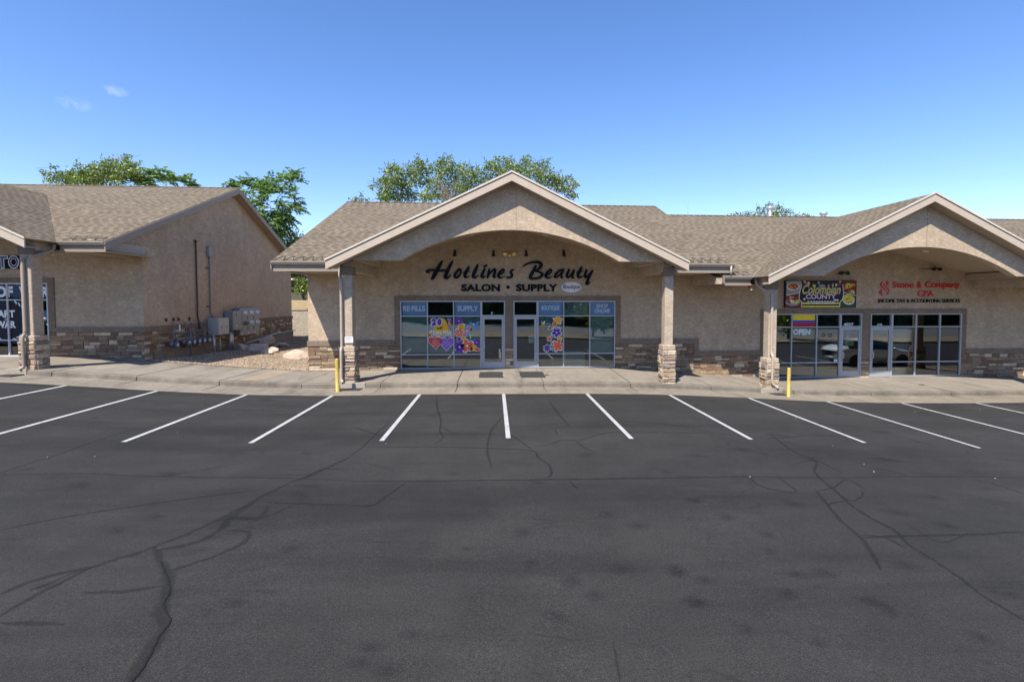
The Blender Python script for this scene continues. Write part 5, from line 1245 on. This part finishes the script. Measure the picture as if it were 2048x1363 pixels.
MB().tube([(GX+.12, 29.0, 1.14), (GX+.12, 29.05, .75), (GX+.12, 29.3, .66), (GX+.12, 31, .78), (GX+.1, 33, .95), (GX+.1, 36.3, .98)], .035, 8).build('conduit', M['vent_metal'], t, True)

# ------------------------------------------------------------------ gravel yard, boulders, things behind
def gz(x, y):
    f = min(1, max(0, (y-21.3)/8)); return (wallfoot(x)+.02)*(1-f) + (.42 + .12*math.sin(x*.9)*math.sin(y*.35))*f
mb = MB(); nx, ny = 26, 40; X = [-14.13 + 6.38*i/nx for i in range(nx+1)]; Y = [21.28 + 20*j/ny for j in range(ny+1)]
for y in Y:
    for x in X: mb.v.append((x, y, gz(x, y) + rnd.uniform(-.012, .012)))
for j in range(ny):
    for i in range(nx):
        a = j*(nx+1)+i; mb.f.append((a, a+1, a+nx+2, a+nx+1)); mb.m.append(0); mb.uv.append(None)
tag(mb.build('gravel_bed', M['gravel'], None, True), kind='structure')
mb = MB()
for k in range(4200):
    x = rnd.uniform(-14.0, -7.85); y = 21.27 + 7*rnd.random()**1.6; r = rnd.uniform(.010, .026)
    mb.blob((x, y, gz(x, y)+r*.3), r*1.3, r, r*.7, k, .25, 1)
tag(mb.build('loose_gravel', M['gravel_stone'], None, False), 'loose tan landscaping gravel between the two buildings', 'gravel', kind='stuff')
for i, (px, py, z, rx, ry, rz_, lab) in enumerate(((592, 710, .44, .70, .5, .38, 'large flat sunlit boulder against the salon corner'), (540, 703, .47, .58, .42, .34, 'shaded boulder next to the sunlit one'), (513, 697, .50, .58, .42, .38, 'rounded shaded boulder, third from the salon corner'), (486, 697, .50, .50, .42, .38, 'shaded boulder nearest the meter bank'), (535, 684, .60, .5, .42, .34, 'dull brown boulder behind the row of boulders'), (562, 689, .45, .42, .3, .16, 'low flat boulder at the back near the conduit'))):
    r_ = ray(px, py); tt = (z-EYE)/r_.z; p = r_*tt
    tag(MB().blob((p.x, p.y, z), rx, ry, rz_, 11+i*3, .30, 4, 0, 13).build('boulder', M['boulder'], None, False), lab, 'boulder', 'landscape boulders')
mb = MB().tube([(-13.2, 24.9, .5), (-12.4, 25.2, .47), (-11.6, 25.1, .45), (-10.9, 25.5, .43)], .035, 6); tag(mb.build('black_hose', M['cable_black'], None, True), 'black hose lying on the shaded gravel', 'hose')
t = thing('block_wall', 'pale concrete block wall closing the gap between the buildings', 'wall', (-15, 41, .2))
mb = MB(); z = .0; row = 0
while z < 2.3:
    x = -24 - (row % 2)*.2
    while x < -4: mb.box(x+.004, x+.396, 40.95+rnd.uniform(-.006,.006), 41.15, z+.004, z+.196); x += .4
    z += .2; row += 1
mb.build('blocks', M['block_wall'], t); MB().box(-24.2, -4, 40.9, 41.2, 2.3, 2.36).build('coping', M['concrete_new'], t); MB().box(-24.2, -4, 40.98, 41.12, 0, 2.3).build('mortar_core', M['mortar'], t)
t = thing('board_fence', 'tan horizontal board fence above the block wall', 'fence', (-15, 41.6, 2.2))
mb = MB(); [mb.box(-24, -4, 41.5, 41.53, 1.9+.2*i, 2.085+.2*i) for i in range(6)]; mb.build('boards', M['fence_wood'], t)
for x in (-22, -18, -14, -10, -6): MB().box(x-.06, x+.06, 41.53, 41.62, .2, 3.1).build('post', M['fence_wood'], t)
t = thing('neighbour_house', 'dark sided house with grey roof far behind the gap', 'house', (-16, 50, .2))
MB().box(-26, -6, 50, 58, .2, 5.2).build('wall', M['siding'], t); mb = MB(); [mb.box(-26.01, -5.99, 49.97, 50, .3+.16*i, .44+.16*i) for i in range(30)]; mb.build('lap_boards', M['siding'], t)
MB().slab([(-26.6, 49.3, 5.15), (-5.4, 49.3, 5.15), (-5.4, 54, 7.1), (-26.6, 54, 7.1)], .1).slab([(-5.4, 58.7, 5.15), (-26.6, 58.7, 5.15), (-26.6, 54, 7.1), (-5.4, 54, 7.1)], .1).build('roof', M['roof_grey'], t)
MB().box(-26.6, -5.4, 49.2, 49.3, 4.98, 5.16).build('gutter', M['white_paint'], t)
for px, py, lab, h in ((1540, 420, 'tall capped metal roof vent on the right ridge', .75), (1647, 431, 'short metal roof vent beside the right gable ridge', .5)):
    p = atY(px, py, 29.4); zt = RIDGE_Z + ZR - (29.4-RIDGE_Y)*SL
    t = thing('roof_vent', lab, 'roof vent', (p.x, 29.4, zt), 'metal vents on the right roof')
    top = p.z + .2
    MB().tube([(p.x, 29.4, zt-.1), (p.x, 29.4, top-.1)], .13, 12).build('pipe', M['vent_metal'], t, True)
    MB().lathe([(.13, top-.22), (.23, top-.14), (.23, top-.02), (.19, top), (0, top+.06)], (p.x, 29.4, 0), 'z', 16).build('cap', M['vent_metal'], t, True)
p = atY(1376, 405, 30.5); tag(MB().tube([(p.x, 30.5, 6.9), (p.x, 30.5, p.z)], .02, 6).build('antenna_pole', M['vent_metal']), 'thin bare antenna pole rising behind the lower roof ridge', 'pole')
# inside the salon window
t = thing('display_cabinet', 'white cabinet standing behind the lower salon window, right of the doors', 'cabinet', (3.6, 22.1, .16))
MB().rbox(3.05, 3.95, 21.75, 22.3, .2, .82, .01).build('carcass', M['paper'], t); MB().box(3.1, 3.9, 21.74, 21.75, .26, .78).build('door_panel', M['box_light'], t)
t = thing('salon_trolley', 'pale wheeled trolley behind the lower salon window', 'trolley', (2.75, 22, .16))
for z in (.3, .52, .74): MB().rbox(2.5, 2.98, 21.7, 22.1, z, z+.03, .005).build('shelf', M['paper'], t)
for x in (2.51, 2.97): MB().tube([(x, 21.72, .2), (x, 21.72, .85)], .014, 6).build('post', M['white_frame'], t, True)

# ------------------------------------------------------------------ trees
def leafq(mb, c, d, s, w, droop=0):
    d = d.normalized(); side = d.cross(Vector((rnd.uniform(-1,1), rnd.uniform(-1,1), rnd.uniform(.2,1)))).normalized()*w*.5
    m_ = c + d*s*.5; e_ = c + d*s - Vector((0,0,droop))
    mb.add([c, m_+side, e_, m_-side], [(0,1,2,3)])
def crown_tree(name, label, cat, base, clumps, leaf, n, lmat, group=None, kind='elm', twigs=.5, seed=1):
    """trunk and limbs up to every clump, then leaves through each clump's volume"""
    global rnd
    keep = rnd; rnd = random.Random(seed)
    t = thing(name, label, cat, tuple(base), group)
    bx, by, bz = base; cs = [Vector(c[:3]) for c in clumps]
    top = max(c.z for c in cs); cen = sum(cs, Vector())/len(cs)
    fork = Vector((bx + (cen.x-bx)*.4, by + (cen.y-by)*.4, bz + (cen.z-bz)*.55))
    tr = MB(); H = top-bz
    tr.tube([(bx, by, bz-.2), (bx+.05*H*.2, by, bz+(fork.z-bz)*.5), tuple(fork)], [H*.026, H*.02, H*.016], 9)
    tr.build('trunk', M['bark'], t, True)
    br = MB()
    done = [(fork, 0)]
    for c in sorted(cs, key=lambda p: (p-fork).length):
        q0, lv = min(done, key=lambda a: (a[0]-c).length + .25*a[1] + (2.5 if a[0].z > c.z+.8 else 0)); done.append((c, lv+1))
        mid = q0.lerp(c, .5) + Vector((rnd.uniform(-.25,.25), rnd.uniform(-.2,.2), .15)); r0 = H*.0095/(1+lv*.9)
        br.tube([tuple(q0), tuple(mid), tuple(c)], [r0, r0*.7, .012], 5, cap=False)
        for _ in range(3):
            q = c + Vector((rnd.gauss(0,.45), rnd.gauss(0,.45), rnd.gauss(0,.35))); br.tube([tuple(mid.lerp(c, rnd.uniform(.5, 1))), tuple(q)], [.016, .006], 4, cap=False)
    br.build('branches', M['bark'], t, True)
    lf = MB()
    for cl in clumps:
        c = Vector(cl[:3]); r = cl[3]; out = (c-cen).normalized() if (c-cen).length > .1 else Vector((0,0,1))
        if kind == 'elm':
            for _ in range(int(1.35*n*r*r*r**.3)):
                d = Vector((rnd.gauss(0,1), rnd.gauss(0,1), rnd.gauss(0,1))).normalized()*r*rnd.random()**.45
                d.z *= .82
                leafq(lf, c+d, Vector((rnd.gauss(0,1), rnd.gauss(0,1), rnd.gauss(-.3,.7))), leaf*rnd.uniform(.7,1.3), leaf*.62)
            for _ in range(int(7*r)):            # sprays that break the outline
                a = c + out*r*.5; d = (out + Vector((rnd.gauss(0,.6), rnd.gauss(0,.6), rnd.gauss(.15,.5)))).normalized(); L = r*rnd.uniform(.5, 1.15)
                for k in range(int(L/leaf*2.2)): leafq(lf, a + d*L*(k*leaf/2.2/L) + Vector((rnd.gauss(0,.05),)*3), d + Vector((rnd.gauss(0,.9), rnd.gauss(0,.9), rnd.gauss(0,.9))), leaf*.9, leaf*.55)
        else:                                    # compound leaves: rachis with pairs of leaflets
            for _ in range(int(n*r)):
                a = c + Vector((rnd.gauss(0,.4), rnd.gauss(0,.4), rnd.gauss(0,.32)))*r
                d = (out*.7 + Vector((rnd.gauss(0,.8), rnd.gauss(0,.8), rnd.gauss(.05,.4)))).normalized(); L = rnd.uniform(.55, 1.0)
                sd = d.cross(Vector((0,0,1))).normalized()
                for k in range(8):
                    u = (k+1)/8; p = a + d*L*u - Vector((0,0,.30*u*u*L))
                    for s_ in (-1, 1): leafq(lf, p, sd*s_ + d*.45 - Vector((0,0,.35)), leaf*(1.1-.5*u), leaf*.36)
    lf.build('crown', M[lmat], t)
    rnd = keep
    return t
def px_clumps(q, Y, r, spread=1.4, seed=0):
    g = random.Random(seed); o = []
    for it in q:
        y = Y + g.uniform(-spread, spread); p = atY(it[0], it[1], y); k = it[2] if len(it) > 2 else 1
        o.append((p.x, p.y, p.z, r*k))
    return o
def below(cl, dz, k=1.1, fr=.5, seed=3):
    g = random.Random(seed); return cl + [(x+g.uniform(-.8,.8), y+g.uniform(-1,1), z-dz*g.uniform(.5,1), r*k) for x, y, z, r in cl if g.random() < fr]
gb = .1
cl = px_clumps([(99,350,.5),(84,345,.4),(118,347,.5),(108,334,.35),(130,358),(150,362),(140,346,.6),(152,352,.7),(168,346),(172,362),(184,334,.6),(187,352),(190,368),(205,338),(206,355),(214,325,.6),(222,340),(226,358),(232,323,.6),(240,340),(243,356),(250,318,.5),(257,313,.4),(256,332,.8),(262,348),(268,330,.6),(276,345,.8),(283,358,.9),(296,366,.7),(100,362,.6)], 44, .78, seed=1)
crown_tree('elm_tree', 'green fine leaved tree rising behind the left roof, with a bare twiggy left edge', 'tree', (-31, 44.5, gb), below(cl, 4), .205, 360, 'elm_leaf', 'trees behind the shops', seed=3)
cl = px_clumps([(285,358,.8),(300,362),(312,354,.8),(318,343,.7),(316,352),(330,360),(345,362),(352,356,.8),(365,360,.8),(378,366,.8)], 42.5, .6, .8, 2)
crown_tree('sumac_tree', 'small broad leaved tree top showing above the left ridge right of the elm', 'tree', (-24.5, 43, gb), below(cl, 3), .34, 24, 'sumac_leaf', 'trees behind the shops', 'sumac', seed=4)
A7s = lambda q: [(440+x[0]/6.817, 300+x[1]/6.817, *(x[2:])) for x in q]
cl = px_clumps(A7s([(150,470,.6),(200,490),(300,450,.9),(380,470),(440,390,.6),(470,480),(540,530),(620,470),(700,400,.6),(700,480),(800,410,.9),(900,410,.9),(980,380,.7),(1010,310,.6),(1030,430,.5),(640,560),(560,610),(760,560),(850,590),(940,540,.8),(980,640,.7),(340,600,.8),(400,680,.8),(520,720),(620,700),(600,810),(520,850),(700,850),(760,740),(880,760),(980,760),(1050,720,.6),(1060,790,.6),(790,860),(880,860),(920,930,.7),(770,950),(690,1010),(780,1060,.9),(860,1050,.7),(920,1050,.5),(600,930,.8)]), 42, .52, 1.0, 5)
crown_tree('sumac_tree', 'broad leaved tree with drooping fronds behind the gable end of the left shop', 'tree', (-18.5, 42.6, gb), below(cl, 3.5, 1.1, .35), .34, 22, 'sumac_leaf', 'trees behind the shops', 'sumac', seed=6)
A8s = lambda q: [(730+x[0]/4.551, 300+x[1]/4.551, *(x[2:])) for x in q]
cl = px_clumps(A8s([(62,335,.35),(112,310,.4),(150,272,.4),(232,160,.6),(238,225),(282,172,.7),(215,310),(190,385),(175,440,.8),(250,430),(330,225,.9),(290,290),(350,330),(330,420),(420,205),(482,118,.7),(500,190),(450,290),(430,410),(560,170,.9),(560,290),(560,420),(650,170,.9),(700,115,.7),(760,108,.7),(720,210),(650,300),(640,410),(800,175,.9),(840,250),(760,330),(720,420,.8),(900,170,.8),(940,240),(860,350),(990,190,.7),(1005,290,.9),(930,340)]), 44, .84, 1.6, 7)
crown_tree('elm_tree', 'wide green elm behind the middle roof, left of the gable peak', 'tree', (-6, 44.5, gb), below(cl, 4.5), .205, 300, 'elm_leaf', 'trees behind the shops', seed=8)
tg = MB(); g = random.Random(4)
for k in range(46):
    a = atY(730+g.uniform(690,860)/4.551, 300+g.uniform(420,500)/4.551, 43); b = atY(730+g.uniform(620,900)/4.551, 300+g.uniform(240,420)/4.551, 42.6)
    m_ = a.lerp(b, .5) + Vector((g.uniform(-.3,.3), 0, g.uniform(-.1,.3))); tg.tube([tuple(a), tuple(m_), tuple(b)], [.03, .022, .008], 4)
tag(tg.build('dead_branch', M['twig_tan']), 'bare tan dead branches in front of the elm, left of the gable peak', 'dead branches')
cl = px_clumps(A8s([(1080,195,.7),(1090,260,.8),(1150,150,.8),(1205,85,.55),(1200,170),(1300,105,.7),(1280,190),(1350,165),(1440,125,.7),(1475,85,.6),(1420,210),(1500,200),(1560,160,.8),(1640,130,.7),(1580,240),(1650,220,.9),(1700,290,.9),(1720,245,.7),(1780,285,.8),(1850,275,.7),(1840,360,.8),(1900,315,.6),(1928,320,.35),(1870,420,.7),(1905,410,.4),(1750,350),(1600,320),(1400,290),(1200,260)]), 44, .84, 1.6, 9)
crown_tree('elm_tree', 'green elm behind the gable peak of the middle shop, reaching right', 'tree', (2.5, 44.5, gb), below(cl, 4.5), .205, 288, 'elm_leaf', 'trees behind the shops', seed=10)
cl = px_clumps([(708,404,.5),(722,399,.7),(735,405,.5),(715,412)], 44, .7, .5, 3)
crown_tree('young_elm', 'tiny leafy tree top at the left end of the middle ridge', 'tree', (-11.5, 44.5, gb), below(cl, 3, 1.3, .9), .205, 240, 'elm_leaf', 'trees behind the shops', seed=12)
cl = px_clumps([(1463,432,.5),(1480,430,.6),(1500,430,.7),(1520,424,.8),(1535,417,.7),(1541,410,.4),(1555,424),(1572,426,.8),(1590,433,.6),(1608,433,.6),(1620,436,.5),(1545,432)], 44, .75, 1, 4)
crown_tree('elm_tree', 'leafy tree top showing above the right ridge around the roof vent', 'tree', (25, 44.8, gb), below(cl, 4, 1.2), .205, 264, 'elm_leaf', 'trees behind the shops', seed=13)
cl = px_clumps([(570,492),(584,484),(592,478,.8),(600,488),(580,500),(612,500)], 44, .8, 1, 5)
crown_tree('young_elm', 'green tree top low in the gap between the left gable and the salon roof', 'tree', (-16.5, 45.5, gb), below(cl, 2.5, 1.2, .9), .205, 312, 'elm_leaf', 'trees behind the shops', seed=14)
cl = px_clumps([(603,568,.9),(598,580,.9),(612,583,.9),(606,575),(596,562,.6)], 39.5, .5, .4, 6)
crown_tree('shrub_tree', 'dark leafy young tree in the slit between the buildings', 'tree', (-14.0, 39.6, .4), cl, .18, 520, 'elm_leaf', seed=15)

# ------------------------------------------------------------------ across the street (seen mirrored in the glass)
sheet('planting_strip', M['dry_ground'], -80, 80, [-4, -2, 1.58], lambda x, y: lot(x) + .10)
sheet('street', M['road_surface'], -120, 120, [-23, -14, -4.1], lambda x, y: lot(x) - .02)
sheet('verge', M['lawn'], -120, 120, [-60, -40, -23.1], lambda x, y: lot(x) + .12)
sheet('street_curb', M['concrete_curb'], -80, 80, [1.585, 1.74], lambda x, y: lot(x) + .12)
g = random.Random(21); mb = MB()
for k in range(24000):
    x = g.uniform(-95, 95); y = -25.4 + g.gauss(0, .5) - .6*abs(math.sin(x*.31)); h = 5.6 + .9*math.sin(x*.53) + .6*math.sin(x*1.7+1)
    c = Vector((x, y, lot(x) + h*g.random()**.8)); d = Vector((g.gauss(0,1), g.gauss(.4,1), g.gauss(.2,.8))).normalized(); s_ = d.cross(Vector((g.gauss(0,1), g.gauss(0,1), 1))).normalized()
    mb.add([c, c+d*.22+s_*.16, c+d*.5, c+d*.22-s_*.16], [(0,1,2,3)])
tag(mb.build('hedge_row', M['hedge_leaf']), 'long dark hedge across the street, mirrored in the shop glass', 'hedge', kind='stuff')
MB().box(-95, 95, -27.4, -26.6, -.6, 4.4).build('dark_hedge_core', M['hedge_leaf'], bpy.data.objects['hedge_row'])
def round_tree(x, y, h, r, seed, label):
    q = random.Random(seed); cs = []
    for _ in range(13):
        a = q.uniform(0, 6.28); d = r*.75*q.random()**.5; cs.append((x+d*math.cos(a), y+d*math.sin(a), lot(x)+h*q.uniform(.22, .95), r*.42))
    return crown_tree('street_tree', label, 'tree', (x, y, lot(x)), cs, .34, 75/(r*.42)**.8, 'elm_leaf', 'trees across the street', seed=seed)
for i, (x, y, h, r, lab) in enumerate(((-72, -31, 13, 5.5, 'outermost added tree across the street, extreme left'), (-59, -29, 13, 5.2, 'second added tree across the street at the left end'), (-46, -30, 12.5, 5.2, 'third added tree across the street at the left end'), (-34, -30, 11, 4.5, 'big tree across the street, far left'), (-24, -27, 12, 4.8, 'tall tree across the street opposite the tattoo shop'), (-13, -30, 11, 4.4, 'broad tree across the street, left of centre'), (-3, -28, 13, 5.2, 'tallest tree across the street opposite the salon'), (8, -31, 11, 4.6, 'tree across the street, right of centre'), (18, -27, 12, 5, 'wide tree across the street opposite the restaurant'), (29, -29, 12.5, 5.2, 'tree across the street opposite the accountants'), (41, -28, 12, 5, 'tree across the street, far right'), (53, -30, 12, 5, 'last tree across the street, extreme right'))):
    round_tree(x, y, h, r, 40+i, lab)  # the three leftmost are added so the left panes mirror leaves, not sky
for i, (x, y, lab) in enumerate(((9, -2.6, 'young street tree in the planting strip facing the salon'), (27.5, -2.2, 'young leaning street tree in the planting strip facing the accountants'))):
    round_tree(x, y, 6.0, 2.2, 60+i, lab)
def car(name, label, x, y, rz, body, hh=0):
    t = thing(name, label, 'car', (x, y, lot(x))); t.rotation_euler = (0, 0, rz)
    #       x     sill belt  roof  wBelt wRoof
    ST = [(-2.28,.42,.80+hh*.5,.82+hh*.5,.74,.66),(-2.2,.30,.92+hh*.5,.97+hh*.5,.86,.74),(-1.75,.26,.98+hh*.5,1.12+hh*.8,.90,.70),(-1.05,.24,.97+hh*.5,1.40+hh,.91,.62),(-.2,.22,.95+hh*.5,1.46+hh,.91,.61),(.45,.22,.93+hh*.5,1.36+hh,.91,.62),(1.15,.23,.90+hh*.5,.97+hh*.5,.90,.76),(1.8,.26,.80+hh*.5,.86+hh*.5,.88,.72),(2.2,.32,.64+hh*.5,.70+hh*.5,.80,.64),(2.32,.40,.56+hh*.4,.58+hh*.4,.66,.56)]
    mb = MB(); n = 10
    for (sx, sl_, bz, rz_, wb, wr) in ST:
        prof = [(-wb*.86, sl_), (-wb*.99, (sl_+bz)/2), (-wb, bz-.05), (-wb*.96, bz), (-wr, rz_), (wr, rz_), (wb*.96, bz), (wb, bz-.05), (wb*.99, (sl_+bz)/2), (wb*.86, sl_)]
        mb.v += [(sx, a, b) for a, b in prof]
    for i in range(len(ST)-1):
        for k in range(n):
            k2 = (k+1) % n; mb.f.append((i*n+k, i*n+k2, (i+1)*n+k2, (i+1)*n+k)); mb.uv.append(None)
            cab = 2 <= i <= 5
            mb.m.append(1 if (cab and k in (3, 5)) or (k == 4 and i in (2, 5)) else 0)
    mb.f += [tuple(range(n)), tuple(range((len(ST)-1)*n, len(ST)*n))]; mb.m += [0, 0]; mb.uv += [None, None]
    mb.build('body', [M[body], M['car_glass']], t, True, True)
    for wx in (-1.38, 1.42):
        for sy in (-1, 1):
            w = MB().lathe([(.20, -.1), (.31, -.11), (.335, -.07), (.335, .07), (.31, .11), (.20, .1)], (wx, sy*.82, .335), 'y', 24).build('wheel', M['tyre'], t, True, True)
            r_ = MB(); r_.lathe([(0, .085), (.05, .085), (.06, .06), (.2, .05), (.22, .1), (.22, -.1)] if sy > 0 else [(0, -.085), (.05, -.085), (.06, -.06), (.2, -.05), (.22, -.1), (.22, .1)], (wx, sy*.82, .335), 'y', 20); r_.build('rim', M['rim'], w, True, True)
    for sy in (-1, 1):
        MB().blob((2.16, sy*.62, .68+hh*.4), .14, .16, .06, 2, .05, 2).build('headlight', M['lamp_clear'], t, True, True); MB().blob((-2.2, sy*.66, .86+hh*.4), .07, .16, .07, 2, .05, 2).build('tail_light', M['red_plastic'], t, True, True)
        MB().blob((.85, sy*1.0, 1.0+hh*.5), .08, .1, .06, 2, .05, 2).build('door_mirror', M[body], t, True, True)
car('parked_car', 'silver sedan parked at the curb, mirrored in the right shop glass', 21.5, 15.5, 0, 'car_silver'); car('parked_car', 'dark navy car parked at the curb, mirrored in the left shop glass', -24.6, 15.4, math.pi, 'car_navy', .35)
